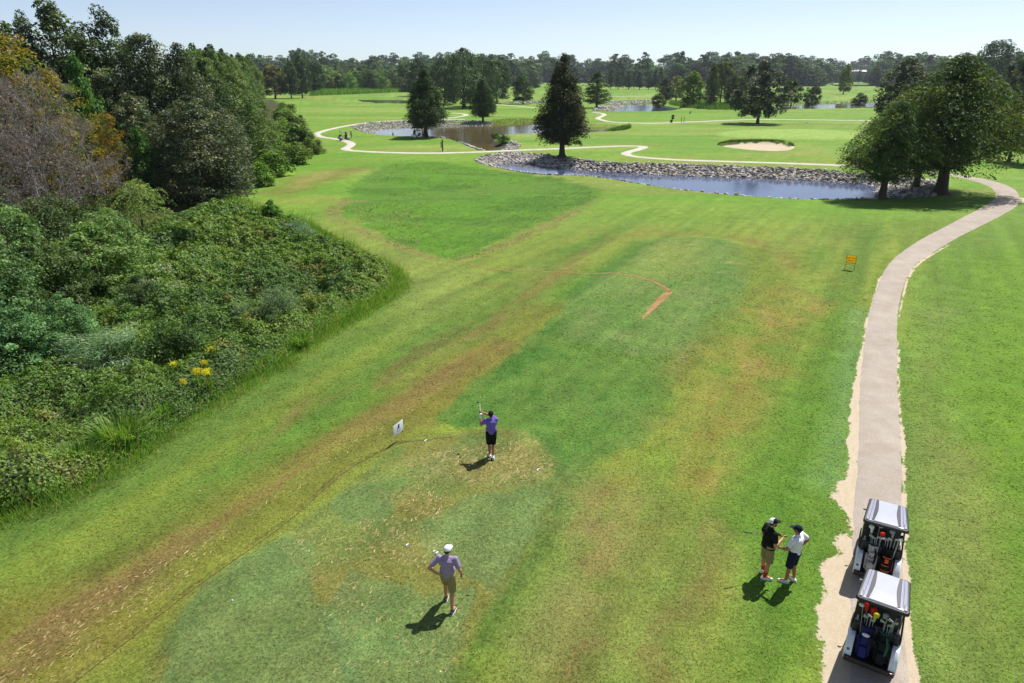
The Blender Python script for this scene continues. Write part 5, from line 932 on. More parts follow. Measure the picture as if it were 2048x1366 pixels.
    if look.get('cap'):
        c1, c2 = CL[look['cap']], CL[look.get('cap2', look['cap'])]; q = MB(); rings = []
        for j in range(7):
            a = math.pi / 2 * min(.97, j / 6); rings.append([hl(.094 * math.cos(a) * math.cos(t), -.016 + .112 * math.cos(a) * math.sin(t), .022 + .108 * math.sin(a)) for t in [2 * math.pi * k / 18 for k in range(18)]])
        cp = q.loft(rings).build('cap', c2, root); q = MB(); back = -1 if look.get('cap_back') else 1
        fr = [hl(.086 * math.cos(t), back * (.012 + .085 * math.sin(t)) + (0 if back > 0 else -.02), .032) for t in [math.pi * k / 10 for k in range(11)]]; to_ = [hl(.086 * math.cos(t) * .93, back * (.03 + .165 * math.sin(t)), .018) for t in [math.pi * k / 10 for k in range(11)]]
        q.loft([[a, b, b + h3 @ Vector((0, 0, .007)), a + h3 @ Vector((0, 0, .007))] for a, b in zip(fr, to_)]); q.build('brim', c1, cp)
        if look.get('cap2'):
            q = MB(); rings = []
            for j in range(5):
                a = math.pi / 2 * min(.97, j / 5); rings.append([hl(.097 * math.cos(a) * math.cos(t), -.014 + .115 * math.cos(a) * math.sin(t), .022 + .111 * math.sin(a)) for t in [math.pi * (-.12 + 1.24 * k / 10) for k in range(11)]])
            q.loft(rings, False, False); q.build('cap_front', c1, cp)
    return root
def glove(root, J, s):
    q = MB(); w = Vector(J['wr' + s]); el = Vector(J['el' + s]); hh = J['hand' + s]; q2 = MB(); hand(q2, w + (w - el).normalized() * .01, hh[0], hh[1], hh[2], hh[3]); q2.cap(w - (w - el).normalized() * .02, w + (w - el).normalized() * .02, .033, .033)
    c = w + Vector(hh[0]).normalized() * .09; q2.v = [tuple(c + (Vector(p) - c) * 1.08) for p in q2.v]; q2.voxel('glove', CL['glove'], root, .007, .6, 1)
def club(label, grip, head, group=None, kind='iron', face=(0, 1, 0)):
    """grip end and head end in world coordinates"""
    g = Vector(grip); h = Vector(head); o = empty('golf_club', h, 0, label, 'golf club', group); g = g - h; t = g.normalized(); z0 = Vector((0, 0, 0)); Lc = g.length
    MB().tube([t * .03, t * (Lc - .26)], [.0055, .0075], 8).build('shaft', STEEL, o); MB().tube([t * (Lc - .27), t * Lc], [.0115, .014], 10).build('grip', RUBBER, o)
    f = Vector(face); f = (f - t * f.dot(t)).normalized(); q = MB()
    if kind == 'iron':
        sd_ = t.cross(f); q.tube([t * .05, z0], [.008, .009], 8); q.loft([[p_ + sd_ * .004, p_ - sd_ * .006, p_ - sd_ * .006 - t * hh, p_ + sd_ * .006 - t * hh] for p_, hh in ((t * .02, .02), (f * .03 + t * .026, .03), (f * .08 + t * .04, .055), (f * .085 + t * .035, .04))]); q.build('club_head', STEEL, o)
    else:
        q.ell(f * .05 + t * .005, (.055, .052, .032), 14, 8, (f.to_track_quat('X', 'Z')).to_matrix().to_4x4()); q.tube([t * .05, f * .01], [.008, .012], 8); q.build('club_head', GRAPH, o)
    return o
HANG = lambda s: [(0, .12, -1), (-s, 0, 0), (0, 1, 0), .5]
BASE = dict(pelvis=(0, 0, .95), waist=(0, 0, 1.10), chest=(0, -.01, 1.31), neck=(0, .0, 1.49), head=(0, .025, 1.645), shL=(-.195, 0, 1.43), shR=(.195, 0, 1.43), elL=(-.27, -.03, 1.14), elR=(.27, -.03, 1.14), wrL=(-.27, .08, .90), wrR=(.27, .08, .90), handL=HANG(-1), handR=HANG(1), hipL=(-.095, 0, .92), hipR=(.095, 0, .92), kneeL=(-.105, .03, .50), kneeR=(.105, .03, .50), ankL=(-.11, 0, .085), ankR=(.11, 0, .085), toeL=(-.14, .17, .045), toeR=(.14, .17, .045))
def pose(**k): d = dict(BASE); d.update(k); return d
def wpt(root_loc, yaw, p, s=1.0): return Vector(root_loc) + Matrix.Rotation(yaw, 3, 'Z') @ (Vector(p) * s)
# the walker with the white cap
L1 = at(898, 1212); y1 = R(-8)
J1 = pose(hipL=(-.095, .02, .92), kneeL=(-.11, .22, .53), ankL=(-.12, .20, .10), toeL=(-.13, .37, .045), hipR=(.095, -.01, .92), kneeR=(.11, -.06, .50), ankR=(.13, -.22, .09), toeR=(.17, -.04, .045), elL=(-.42, -.12, 1.18), wrL=(-.225, -.10, 1.03), handL=[(1, .15, -.25), (1, .1, 0), (0, -.2, 1), .5], elR=(.31, -.05, 1.15), wrR=(.31, .12, .93), handR=[(.05, .25, -1), (-1, 0, 0), (0, 1, .1), 1.3], head=(.015, .03, 1.645), head_yaw=R(-14), head_pitch=R(-6))
person('golfer in lavender shirt, khaki shorts and white cap walking with hand on hip', L1, y1, J1, dict(shirt='lavender', shorts='khaki', shoes='shoe_d', cap='white'), scale=1.02)
club('golf club hanging from the right hand of the white-capped walker', wpt(L1, y1, (.30, .02, 1.05), 1.02), wpt(L1, y1, (.36, .46, .05), 1.02), 'golf clubs in hand', 'iron', (1, .3, 0))
# the golfer finishing the swing
L2 = at(983, 914); y2 = R(8)
J2 = pose(shL=(-.175, .05, 1.42), shR=(.175, .0, 1.44), elL=(-.33, .10, 1.22), wrL=(-.345, .24, 1.44), handL=[(.05, .2, 1), (1, .1, 0), (0, 1, 0), 1.3], elR=(-.02, .24, 1.50), wrR=(-.25, .33, 1.56), handR=[(-.9, .1, .25), (0, -.3, -1), (0, .4, 1), 1.3], hipL=(-.09, .0, .92), hipR=(.09, .0, .92), kneeL=(-.07, .04, .50), ankL=(-.055, .04, .085), toeL=(-.10, .20, .045), kneeR=(.06, .02, .50), ankR=(.045, -.17, .15), toeR=(.055, -.02, .05), head=(.0, .035, 1.635), head_yaw=R(-10))
r2_ = person('golfer in purple shirt and black shorts finishing a swing with arms raised', L2, y2, J2, dict(shirt='purple', shorts='black', shoes='shoe_w', skin=SKIN[1], cap='black', cap_back=False)); glove(r2_, J2, 'L')
club('golf club held up by the golfer in the purple shirt', wpt(L2, y2, (-.335, .22, 1.40)), wpt(L2, y2, (-.28, 1.02, 1.62)), 'golf clubs in hand', 'wood', (-1, 0, 0))
# the pair talking beside the carts
L3 = at(1527, 1151); y3 = R(-78)
J3 = pose(elL=(-.27, -.02, 1.14), wrL=(-.09, .24, 1.20), handL=[(.7, .7, .1), (0, 0, 1), (0, .3, 1), .9], elR=(.27, .0, 1.13), wrR=(.10, .30, 1.19), handR=[(-.55, .8, .15), (0, 0, -1), (0, .3, 1), 1.0], head=(0, .04, 1.645), head_yaw=R(-8), kneeL=(-.12, .03, .5), ankL=(-.15, .06, .085), toeL=(-.20, .23, .045), ankR=(.13, -.06, .085), toeR=(.21, .10, .045))
person('bearded golfer in black shirt and khaki shorts, red socks, two-tone cap', L3, y3, J3, dict(shirt='black', shorts='olive', shoes='shoe_w', socks='red', cap='black', cap2='white', fat=1.14, skin=SKIN[0], shorts_len=.98), scale=1.03)
bd = MB().ell((0, 0, 0), (.062, .058, .05), 12, 8); 
club('golf club tucked under the arm of the man in black', wpt(L3, y3, (-.25, -.62, 1.32)), wpt(L3, y3, (-.24, .40, .98)), 'golf clubs in hand', 'iron', (0, 0, -1))
L4 = at(1579, 1163); y4 = R(38)
J4 = pose(elL=(-.34, .06, 1.16), wrL=(-.36, .32, 1.10), handL=[(-.1, .95, -.1), (1, 0, -.2), (0, 0, 1), 1.4], elR=(.43, -.08, 1.20), wrR=(.21, -.02, 1.03), handR=[(-.8, .25, -.3), (-1, 0, 0), (0, -.1, 1), .5], head=(-.01, .03, 1.645), head_yaw=R(14), kneeL=(-.11, .03, .5), ankL=(-.13, .05, .085), toeL=(-.20, .20, .045), ankR=(.12, -.04, .085), toeR=(.16, .12, .045))
r4_ = person('golfer in white shirt, navy shorts and navy cap with a white glove on a club', L4, y4, J4, dict(shirt='white', shorts='navy', shoes='shoe_w', cap='navy', skin=SKIN[1])); glove(r4_, J4, 'L')
hg = wpt(L4, y4, (-.345, .42, 1.10)); club('golf club standing on the turf under the white glove', hg + Vector((0, 0, .05)), (hg.x - .04, hg.y - .05, gz(hg.x, hg.y) + .02), 'golf clubs in hand', 'iron', (-1, 0, 0))
# the beard of the man in black belongs to that person
prs = [o for o in COL.objects if o.name.startswith('person') and o.get('label', '').startswith('bearded')][0]
h_ = Vector(J3['head']); bo = bd.build('beard', CL['hair'], prs); bo.location = h_ + Matrix.Rotation(J3['head_yaw'], 3, 'Z') @ Vector((0, .036, -.068)); bo.rotation_euler = (0, 0, J3['head_yaw'])
# far people
PF = at(703, 277.5); person('distant golfer in grey shirt standing on the lawn by the far path', PF, R(-60), pose(), dict(shirt='grey', shorts='khaki', shoes='shoe_w', cap='white'), .016)
PT = at(846, 276.5); person('person standing in the shade beside the cypress trunk', PT, R(120), pose(), dict(shirt='grey', shorts='black', shoes='shoe_d', cap='black'), .016)
PS = at(829.5, 276.5); person('person in pale grey shirt at the left side of the shaded cart', PS, R(-60), pose(), dict(shirt='grey', shorts='khaki', shoes='shoe_d'), .016)

# ------------------------------------------------------------------ golf carts
WHITEP = pmat('white_paint', S(232, 234, 238), .25, .03, 6, coat=.6); BLACKP = pmat('black_plastic', S(22, 22, 25), .5, .15, 30, .1); DARKM = pmat('dark_trim', S(40, 38, 52), .4, .08); SEAT = pmat('dark_vinyl', S(46, 46, 50), .5, .12, 30, .2); TYRE = pmat('tyre_rubber', S(28, 28, 29), .85, .2, 40, .3); RIM = pmat('silver_rim', S(180, 182, 186), .35, .05, metal=.6); ROOFW = pmat('roof_white', S(176, 178, 188), .3, .025, 3, coat=.4); ROOFS = pmat('roof_silver', S(152, 154, 170), .3, .03, 6, coat=.3); CLIP = pmat('grey_clip', S(140, 142, 150), .5, .06); STEELB = pmat('black_steel', S(30, 30, 33), .4, .1)
glm, nt, out = node_mat('clear_windshield'); g1 = nt.nodes.new('ShaderNodeBsdfGlossy'); g1.inputs['Roughness'].default_value = .03; t1_ = nt.nodes.new('ShaderNodeBsdfTransparent'); t1_.inputs[0].default_value = (.86, .9, .9, 1); mx_ = nt.nodes.new('ShaderNodeMixShader'); fr_ = nt.nodes.new('ShaderNodeFresnel'); fr_.inputs[0].default_value = 1.45; nzg = nt.nodes.new('ShaderNodeTexNoise'); nt.links.new(rng_(nt, nzg.outputs[0], 0, 1, .01, .06), g1.inputs['Roughness']); nt.links.new(fr_.outputs[0], mx_.inputs[0]); nt.links.new(t1_.outputs[0], mx_.inputs[1]); nt.links.new(g1.outputs[0], mx_.inputs[2]); nt.links.new(mx_.outputs[0], out.inputs[0])
def rrect(w0, w1, y0, y1, r, z, n=5):
    pts = []
    for cx, cy, a0, hw in ((1, 1, 0, w1), (-1, 1, 90, w1), (-1, -1, 180, w0), (1, -1, 270, w0)):
        for k in range(n + 1): a = R(a0 + 90 * k / n); pts.append(Vector((cx * (hw - r) + r * math.cos(a), (y1 - r if cy > 0 else y0 + r) + r * math.sin(a), z)))
    return pts
def cart(loc, yaw, label, group, sc_=.92):
    o = empty('golf_cart', loc, yaw, label, 'golf cart', group); o.scale = (sc_,) * 3
    # body: white cowl and seat pod
    q = MB(); 
    prof = [(1.28, .34, .96, .50), (1.45, .34, .98, .52), (1.66, .36, .92, .52), (1.84, .40, .80, .48), (1.94, .46, .66, .38)]
    q.loft([[Vector((-hw, y, z0)), Vector((-hw, y, z0 + (z1 - z0) * .75)), Vector((-hw * .8, y, z1)), Vector((hw * .8, y, z1)), Vector((hw, y, z0 + (z1 - z0) * .75)), Vector((hw, y, z0))] for y, z0, z1, hw in prof]); body = q.build('body', WHITEP, o, bevel=.03)
    MB().box((0, .95, .31), (1.02, .95, .06)).build('floor', BLACKP, o, bevel=.01)
    MB().box((0, .18, .47), (1.04, .66, .34)).build('seat_pod', WHITEP, o, bevel=.05)
    MB().box((0, .24, .70), (1.02, .52, .13)).build('seat', SEAT, o, bevel=.045, seg=3)
    for s in (-1, 1): MB().box((s * .26, -.06, .99), (.47, .10, .42), Matrix.Rotation(R(10), 4, 'X')).build('backrest', SEAT, o, bevel=.04, seg=3)
    MB().box((0, 1.27, .93), (1.0, .16, .14)).build('dashboard', BLACKP, o, bevel=.03)
    MB().box((0, 1.18, .60), (1.0, .05, .56), Matrix.Rotation(R(-12), 4, 'X')).build('firewall', BLACKP, o, bevel=.01); MB().box((0, 1.42, 1.0), (.92, .3, .05)).build('dash_cover', BLACKP, o, bevel=.015)  # black sheets added inside the cab to stand for its shade
    for s in (-1, 1): MB().ell((s * .36, 1.86, .68), (.09, .05, .07), 12, 8).build('headlight', CLIP, o)
    st = MB(); st.tube([Vector((-.26 + .17 * math.cos(a), 1.03 + .10 * math.sin(a) * .55, .98 + .17 * math.sin(a) * .8)) for a in [2 * math.pi * k / 20 for k in range(21)]], .014, 6, False); st.tube([(-.26, 1.03, .98), (-.26, 1.25, .80)], .02, 8); st.tube([(-.42, 1.03, .98), (-.10, 1.03, .98)], .012, 6); st.build('steering_wheel', BLACKP, o)
    # rear fenders with round emblem, bag well
    for s in (-1, 1):
        q = MB(); sec = [(.12, .86, .62), (-.10, .90, .60), (-.28, .87, .56), (-.42, .74, .48), (-.52, .54, .40), (-.55, .40, .36)]
        q.loft([[Vector((s * (.40), y, zt)), Vector((s * .53, y, zt - .01)), Vector((s * .57, y, zt - .05)), Vector((s * .57, y + .04, zb)), Vector((s * .40, y + .06, zb))] for y, zt, zb in sec]); fe = q.build('rear_fender', WHITEP, o, bevel=.012)
        if s < 0:
            e = MB(); c = Vector((s * .485, -.486, .60)); nrm = Vector((0, -.89, .45)); u = Vector((1, 0, 0)); v = nrm.cross(u); ring = lambda r_, d_: [c + nrm * d_ + (u * math.cos(a) + v * math.sin(a)) * r_ for a in [2 * math.pi * k / 20 for k in range(20)]]
            e.loft([ring(.034, -.01), ring(.034, .004), ring(.03, .007)]); em = e.build('emblem', BLACKP, fe)
            e = MB(); e.loft([ring(.020, .005), ring(.020, .009)]); e.loft([[c + nrm * .0095 + u * x_ + v * y_ for x_, y_ in ((-.008, -.014), (.010, -.014), (.010, .014), (-.008, .014))], [c + nrm * .0105 + u * x_ + v * y_ for x_, y_ in ((-.008, -.014), (.010, -.014), (.010, .014), (-.008, .014))]]); e.build('emblem_ring', CLIP, fe)
        MB().box((s * .44, -.05, .98), (.13, .16, .22)).build('bottle_holder', BLACKP, o, bevel=.02)
    MB().box((0, -.34, .42), (.80, .46, .06)).build('bag_well', BLACKP, o, bevel=.01); MB().box((0, -.20, .66), (.82, .05, .46)).build('well_back', BLACKP, o, bevel=.01); MB().box((0, -.57, .40), (1.10, .07, .14)).build('bumper', BLACKP, o, bevel=.02)
    for x_ in (-.47, .47): MB().box((x_, -.612, .45), (.10, .03, .05)).build('tail_light', pmat('red_lens', S(60, 14, 14), .2, .05) if 'red_lens' not in bpy.data.materials else bpy.data.materials['red_lens'], o, bevel=.01)
    q = MB(); q.tube([(-.40, -.10, .93), (-.40, -.20, 1.08), (.40, -.20, 1.08), (.40, -.10, .93)], .016, 8); q.tube([(0, -.20, 1.08), (0, -.20, .70)], .014, 8); q.build('bag_rail', STEELB, o)
    for s in (-1, 1):
        q = MB(); q.tube([(s * .53, .0, .72), (s * .53, -.03, 1.0), (s * .50, .04, 1.40), (s * .47, .08, 1.76)], .022, 8); q.build('strut', STEELB, o)
        q = MB(); q.tube([(s * .47, 1.36, .93), (s * .46, 1.22, 1.76)], .018, 8); q.build('strut', STEELB, o)
    MB().extrude([(-.44, 1.36, .95), (.44, 1.36, .95), (.44, 1.225, 1.74), (-.44, 1.225, 1.74)], (0, .008, .001)).build('windshield', glm, o, smooth=False)
    # roof
    q = MB(); q.loft([rrect(.53, .46, -.03, 1.22, .07, 1.735), rrect(.575, .50, -.07, 1.26, .09, 1.75), rrect(.575, .50, -.07, 1.26, .09, 1.80), rrect(.55, .475, -.04, 1.23, .08, 1.825)]); rf = q.build('roof', BLACKP, o, bevel=.004)
    q = MB(); q.loft([rrect(.515, .442, -.015, 1.205, .07, 1.815), rrect(.51, .437, -.01, 1.20, .07, 1.838), rrect(.46, .40, 0, 1.185, .10, 1.850)]); q.build('roof_panel', ROOFS, rf)
    q = MB(); q.loft([rrect(.385, .335, 0, 1.18, .10, 1.846), rrect(.375, .325, 0.01, 1.17, .10, 1.862), rrect(.20, .18, .14, 1.06, .12, 1.870)]); q.build('roof_centre', ROOFW, rf)
    for s in (-1, 1):
        n = 14; a = []; b = []
        for k in range(n + 1):
            y = .03 + 1.13 * k / n; t = (k / n - .5) * 2; xo = (.375 - .05 * k / n) + .0; bow = .035 * (1 - t * t); wdt = .060 + .045 * (1 - abs(t) ** 1.5); a.append(Vector((s * (xo - .012 - bow * .0), y, 1.862))); b.append(Vector((s * (xo - .012 - wdt), y, 1.8665)))
        MB().loft([[p_ + Vector((0, 0, .003)), r_ + Vector((0, 0, .003)), r_ - Vector((0, 0, .006)), p_ - Vector((0, 0, .008))] for p_, r_ in zip(a, b)]).build('roof_stripe', DARKM, rf)
        MB().loft([[Vector((s * (.432 - .06 * k / 8), 0.01 + 1.18 * k / 8, 1.852)), Vector((s * (.422 - .06 * k / 8), 0.01 + 1.18 * k / 8, 1.853)), Vector((s * (.422 - .06 * k / 8), 0.01 + 1.18 * k / 8, 1.845)), Vector((s * (.432 - .06 * k / 8), 0.01 + 1.18 * k / 8, 1.845))] for k in range(9)]).build('roof_groove', DARKM, rf)
        MB().box((s * .478, .11, 1.849), (.055, .20, .022)).build('roof_clip', CLIP, rf, bevel=.006)
        MB().box((s * .448, .11, 1.852), (.010, .21, .026)).build('roof_clip', DARKM, rf, bevel=.002)
    mr = MB().box((-.56, 1.15, 1.45), (.08, .03, .06)); mr.tube([(-.47, 1.22, 1.45), (-.55, 1.16, 1.45)], .008, 6); mr.build('mirror', CLIP, o, bevel=.01)
    for x_, y_, fw in ((-.46, 0, 0), (.46, 0, 0), (-.45, 1.62, 1), (.45, 1.62, 1)):
        r_ = .235; q = MB(); sx = 1 if x_ > 0 else -1; pr = [(-.09, .15), (-.095, .20), (-.07, .232), (.07, .232), (.095, .20), (.09, .15)]
        q.loft([[Vector((x_ + dx, y_ + rr_ * math.cos(a), r_ + rr_ * math.sin(a))) for a in [2 * math.pi * k / 24 for k in range(24)]] for dx, rr_ in pr], False); wh = q.build('wheel', TYRE, o)
        q = MB(); q.loft([[Vector((x_ + dx, y_ + rr_ * math.cos(a), r_ + rr_ * math.sin(a))) for a in [2 * math.pi * k / 18 for k in range(18)]] for dx, rr_ in ((-.07, .152), (sx * .07, .152), (sx * .055, .12), (sx * .075, .04))]); q.build('rim', RIM, wh)
    for s in (-1, 1): q = MB(); q.tube([(s * .47, 0, .235), (s * .3, 0, .235)], .04, 8); q.tube([(s * .47, 1.62, .235), (s * .3, 1.62, .235)], .03, 8); q.build('axle', STEELB, o)
    return o
def cw(o, p): return Vector(o.location) + Matrix.Rotation(o.rotation_euler.z, 3, 'Z') @ (Vector(p) * o.scale.x)
fw = Vector((.545, .838)); c1 = Vector((8.33, 12.22)) - fw * .40; z_ = gz(c1.x, c1.y) + .03
CR = cart((c1.x, c1.y, z_), R(-33), 'white golf cart nearest the camera with a blue bag on the back', 'golf carts parked on the cart path')
f2 = Vector((.50, .866)); c2_ = Vector((9.83, 15.07)) - f2 * .40
CF = cart((c2_.x, c2_.y, gz(c2_.x, c2_.y) + .03), R(-30), 'white golf cart parked in front, with orange-trimmed and pale bags', 'golf carts parked on the cart path')
for k, (bx, by, yw, lab) in enumerate([(682, 281, -52, 'distant golf cart on the winding path, front towards the lawn'), (839, 277.5, 130, 'distant golf cart parked in the shade of the broad cypress')]):
    p = at(bx, by); nc = CF.copy(); COL.objects.link(nc); nc.location = p + Vector((0, 0, .05)); nc.rotation_euler = (0, 0, R(yw)); nc['label'] = lab; nc['group'] = 'distant golf carts by the pond'
    for ch in [c for c in bpy.data.objects if c.parent == CF]:
        d = ch.copy(); COL.objects.link(d); d.parent = nc
        for gc in [c for c in bpy.data.objects if c.parent == ch]: e = gc.copy(); COL.objects.link(e); e.parent = d

# bags, clubs and small things on the carts
def bag(cart_, x, label, body_m, trim_m, pock, seed, tilt=10):
    o = empty('golf_bag', cw(cart_, (x, -.37, .45)), cart_.rotation_euler.z, label, 'golf bag', 'golf bags strapped on the carts'); o.rotation_euler = (R(tilt) * -1, 0, cart_.rotation_euler.z); o.scale = (.92, .92, .92); r = random.Random(seed)
    oval = lambda rx, ry, z: [Vector((rx * math.cos(a), ry * math.sin(a), z)) for a in [2 * math.pi * k / 22 for k in range(22)]]
    q = MB(); q.loft([oval(.10, .11, .0), oval(.115, .125, .03), oval(.118, .128, .35), oval(.112, .12, .62), oval(.122, .13, .78), oval(.125, .135, .82), oval(.112, .12, .83), oval(.105, .112, .72)]); q.build('bag_body', body_m, o)
    q = MB(); q.tube([Vector((.12 * math.cos(a), .13 * math.sin(a), .815)) for a in [2 * math.pi * k / 24 for k in range(25)]], .016, 6, False); q.tube([(-.11, 0, .80), (.11, 0, .80)], .010, 6); q.tube([(0, -.12, .80), (0, .12, .80)], .010, 6); q.build('bag_rim', trim_m, o)
    for (dx, dy, z0, z1, w_, d_) in pock: MB().box((dx, dy, (z0 + z1) / 2), (w_, d_, z1 - z0)).build('pocket', body_m, o, bevel=.03, seg=3)
    q = MB(); q.tube([(.05, -.12, .74), (.10, -.19, .55), (.08, -.20, .35), (.04, -.14, .18)], [.02, .028, .028, .02], 8, True, .4); q.build('strap', trim_m, o)
    for z in (.18, .55): q = MB(); q.tube([Vector((.124 * math.cos(a), .134 * math.sin(a), z)) for a in [2 * math.pi * k / 24 for k in range(25)]], .012, 6, False); q.build('strap', trim_m, o)
    return o
BLUE = cloth('blue_nylon', (40, 40, 108)); BLKN = cloth('black_nylon', (28, 28, 31)); GRYN = cloth('grey_nylon', (172, 166, 164)); ORN = cloth('orange_nylon', (214, 96, 34)); GRN = cloth('green_nylon', (44, 92, 74)); YEL = cloth('yellow_knit', (206, 196, 40)); REDK = cloth('red_cover', (214, 44, 34)); WHT = pmat('white_cover', S(232, 230, 224), .5, .05); GOLD = pmat('pale_head', S(206, 188, 140), .3, .05, metal=.5)
PK = [(0, -.15, .05, .34, .17, .09), (0, -.15, .40, .62, .15, .07), (.12, -.03, .06, .55, .06, .14), (-.12, -.03, .06, .5, .06, .14)]
bA = bag(CR, -.19, 'royal blue golf bag on the left of the nearest cart', BLUE, BLKN, PK, 1); bB = bag(CR, .19, 'black golf bag on the right of the nearest cart', BLKN, GRN, PK, 2)
bC = bag(CF, -.19, 'pale grey golf bag on the left of the front cart', GRYN, BLKN, PK, 3); bD = bag(CF, .19, 'black golf bag with orange bands on the front cart', BLKN, BLKN, PK, 4)
for z in (.20, .36, .60): q = MB(); q.tube([Vector((.10 * math.cos(a), -.15 + .06 * math.sin(a), z)) for a in [math.pi + math.pi * k / 10 for k in range(11)]], .017, 6); q.build('orange_band', ORN, bD)
MB().box((.155, -.06, .32), (.012, .12, .22)).build('orange_panel', ORN, bD, bevel=.003); MB().box((0, -.198, .5), (.09, .012, .12)).build('orange_panel', ORN, bD, bevel=.003)
MB().ell((0, -.185, .66), (.085, .05, .04), 12, 8).build('white_towel', WHT, bA)
MB().ell((0, -.20, .24), (.10, .05, .10), 12, 8).build('pale_pocket', GRYN, bC); MB().tube([(-.06, -.19, .5), (0, -.24, .46), (.06, -.19, .5), (.05, -.16, .62)], .012, 6).build('handle', BLKN, bC)
def bag_club(b, dx, dy, top, kind, mat_, label, grp, lean=(0, 0)):
    o = empty('golf_club', (0, 0, 0), 0, label, 'golf club', grp); M_ = Matrix.Translation(b.location) @ b.rotation_euler.to_matrix().to_4x4()
    o.location = M_ @ Vector((dx, dy, .10)); o.rotation_euler = b.rotation_euler; tp = Vector((lean[0], lean[1], top - .10))
    MB().tube([(0, 0, 0), tp], [.006, .006], 6).build('shaft', STEEL, o); q = MB(); f = Vector((.6 * (1 if dx > 0 else -1), .3, 0)).normalized()
    if kind == 'wood': q.ell(tp + f * .03 + Vector((0, 0, .01)), (.062, .055, .036), 12, 8, f.to_track_quat('X', 'Z').to_matrix().to_4x4())
    elif kind == 'cover': q.ell(tp + Vector((0, 0, .02)) + f * .025, (.07, .058, .055), 12, 8, f.to_track_quat('X', 'Z').to_matrix().to_4x4()); q.tube([tp + Vector((0, 0, -.14)), tp], [.024, .036], 10)
    else: sd_ = Vector((-f.y, f.x, 0)); q.tube([tp - Vector((0, 0, .05)), tp], [.007, .008], 6); q.loft([[tp + f * a + sd_ * .008 + Vector((0, 0, -h_)), tp + f * a - sd_ * .008 + Vector((0, 0, -h_)), tp + f * a - sd_ * .006 + Vector((0, 0, h_)), tp + f * a + sd_ * .006 + Vector((0, 0, h_))] for a, h_ in ((-.012, .012), (.03, .018), (.085, .036), (.095, .028))])
    q.build('head_cover' if kind == 'cover' else 'club_head', mat_, o); return o
GA, GB, GC, GD = ['golf clubs in the %s' % s for s in ('royal blue bag', 'black bag of the nearest cart', 'pale grey bag', 'orange-banded bag')]
IL = {0: 'steel iron head sticking out of the royal blue bag', 1: 'steel iron head sticking out of the plain black bag', 2: 'steel iron head sticking out of the pale grey bag', 3: 'steel iron head sticking out of the orange-banded bag'}
bag_club(bA, -.05, .05, 1.18, 'cover', REDK, 'club under a large red knitted cover in the blue bag', GA, (-.05, .02)); bag_club(bA, .02, .06, 1.10, 'cover', REDK, 'club under a shorter red cover beside the large one', GA, (0, .03)); bag_club(bA, .06, .01, 1.05, 'cover', YEL, 'club under a yellow cover in the blue bag', GA, (.03, -.01)); bag_club(bA, -.08, .0, 1.13, 'wood', WHT, 'club with a red and white head leaning out left of the blue bag', GA, (-.10, .06))
for k, (dx, dy) in enumerate([(.05, -.06), (-.03, -.05), (.07, .05), (.0, -.08)]): bag_club(bA, dx, dy, .93 + .03 * k, 'iron', STEEL, IL[0], GA, (.02 * k - .03, 0))
bag_club(bB, .06, .05, 1.14, 'wood', GRAPH, 'black driver rising from the plain black bag', GB, (.08, .02)); bag_club(bB, -.02, .06, 1.08, 'wood', STEEL, 'grey fairway wood rising from the plain black bag', GB, (-.02, .02))
for k, (dx, dy) in enumerate([(.05, -.06), (-.05, -.05), (.08, .0), (-.08, .02), (.0, -.07)]): bag_club(bB, dx, dy, .96 + .03 * k, 'iron', STEEL, IL[1], GB, (.03 * k - .04, 0))
bag_club(bC, -.05, .05, 1.14, 'cover', WHT, 'club under a white cover in the pale grey bag', GC, (-.06, .02)); bag_club(bC, .03, .06, 1.20, 'wood', GOLD, 'club with a pale golden head in the grey bag', GC, (.02, .06)); bag_club(bC, .07, .0, 1.06, 'cover', REDK, 'club under a red cover in the pale grey bag', GC, (.05, 0)); bag_club(bC, .08, -.05, .98, 'iron', WHT, 'white-headed putter beside the red cover', GC, (.05, 0))
for k, (dx, dy) in enumerate([(.0, -.07), (-.06, -.04), (.04, -.06)]): bag_club(bC, dx, dy, .94 + .02 * k, 'iron', STEEL, IL[2], GC)
bag_club(bD, .0, .07, 1.14, 'cover', GRYN, 'club under a long grey cover in the orange-banded bag', GD, (.02, .03)); bag_club(bD, .08, .04, 1.10, 'wood', GRAPH, 'dark green-grey driver leaning right of the orange-banded bag', GD, (.12, .03)); bag_club(bD, .08, .0, 1.04, 'wood', WHT, 'white and black wood leaning right of the orange-banded bag', GD, (.10, 0))
for k, (dx, dy) in enumerate([(-.06, .03), (-.04, -.05), (.0, -.07), (.05, -.05), (.09, -.02)]): bag_club(bD, dx, dy, .95 + .03 * k, 'iron', STEEL, IL[3], GD, (.03 * k - .05, 0))
for ct, nm in ((CR, 'nearest'), (CF, 'front')):
    for s, sd__ in ((-1, 'left'), (1, 'right')):
        o = empty('sand_bottle', cw(ct, (s * .44, -.05, 1.0)), ct.rotation_euler.z, 'grey sand bottle in its holder on the %s side of the %s cart' % (sd__, nm), 'bottle'); MB().tube([(0, 0, 0), (0, 0, .16), (0, 0, .21), (0, 0, .26)], [.05, .05, .025, .018], 12).build('bottle_body', CLIP, o); MB().tube([(0, 0, .26), (0, 0, .29)], [.022, .02], 10).build('bottle_cap', GRYN, o)
o = empty('seat_box', cw(CF, (-.22, .25, .77)), CF.rotation_euler.z, 'lavender-grey box lying on the seat of the front cart', 'box'); MB().box((0, 0, .06), (.24, .2, .12)).build('box_body', pmat('lavender_card', S(126, 120, 176), .7), o, bevel=.01); MB().box((0, 0, .125), (.25, .21, .012)).build('lid', pmat('lavender_lid', S(140, 134, 190), .7), o, bevel=.003)
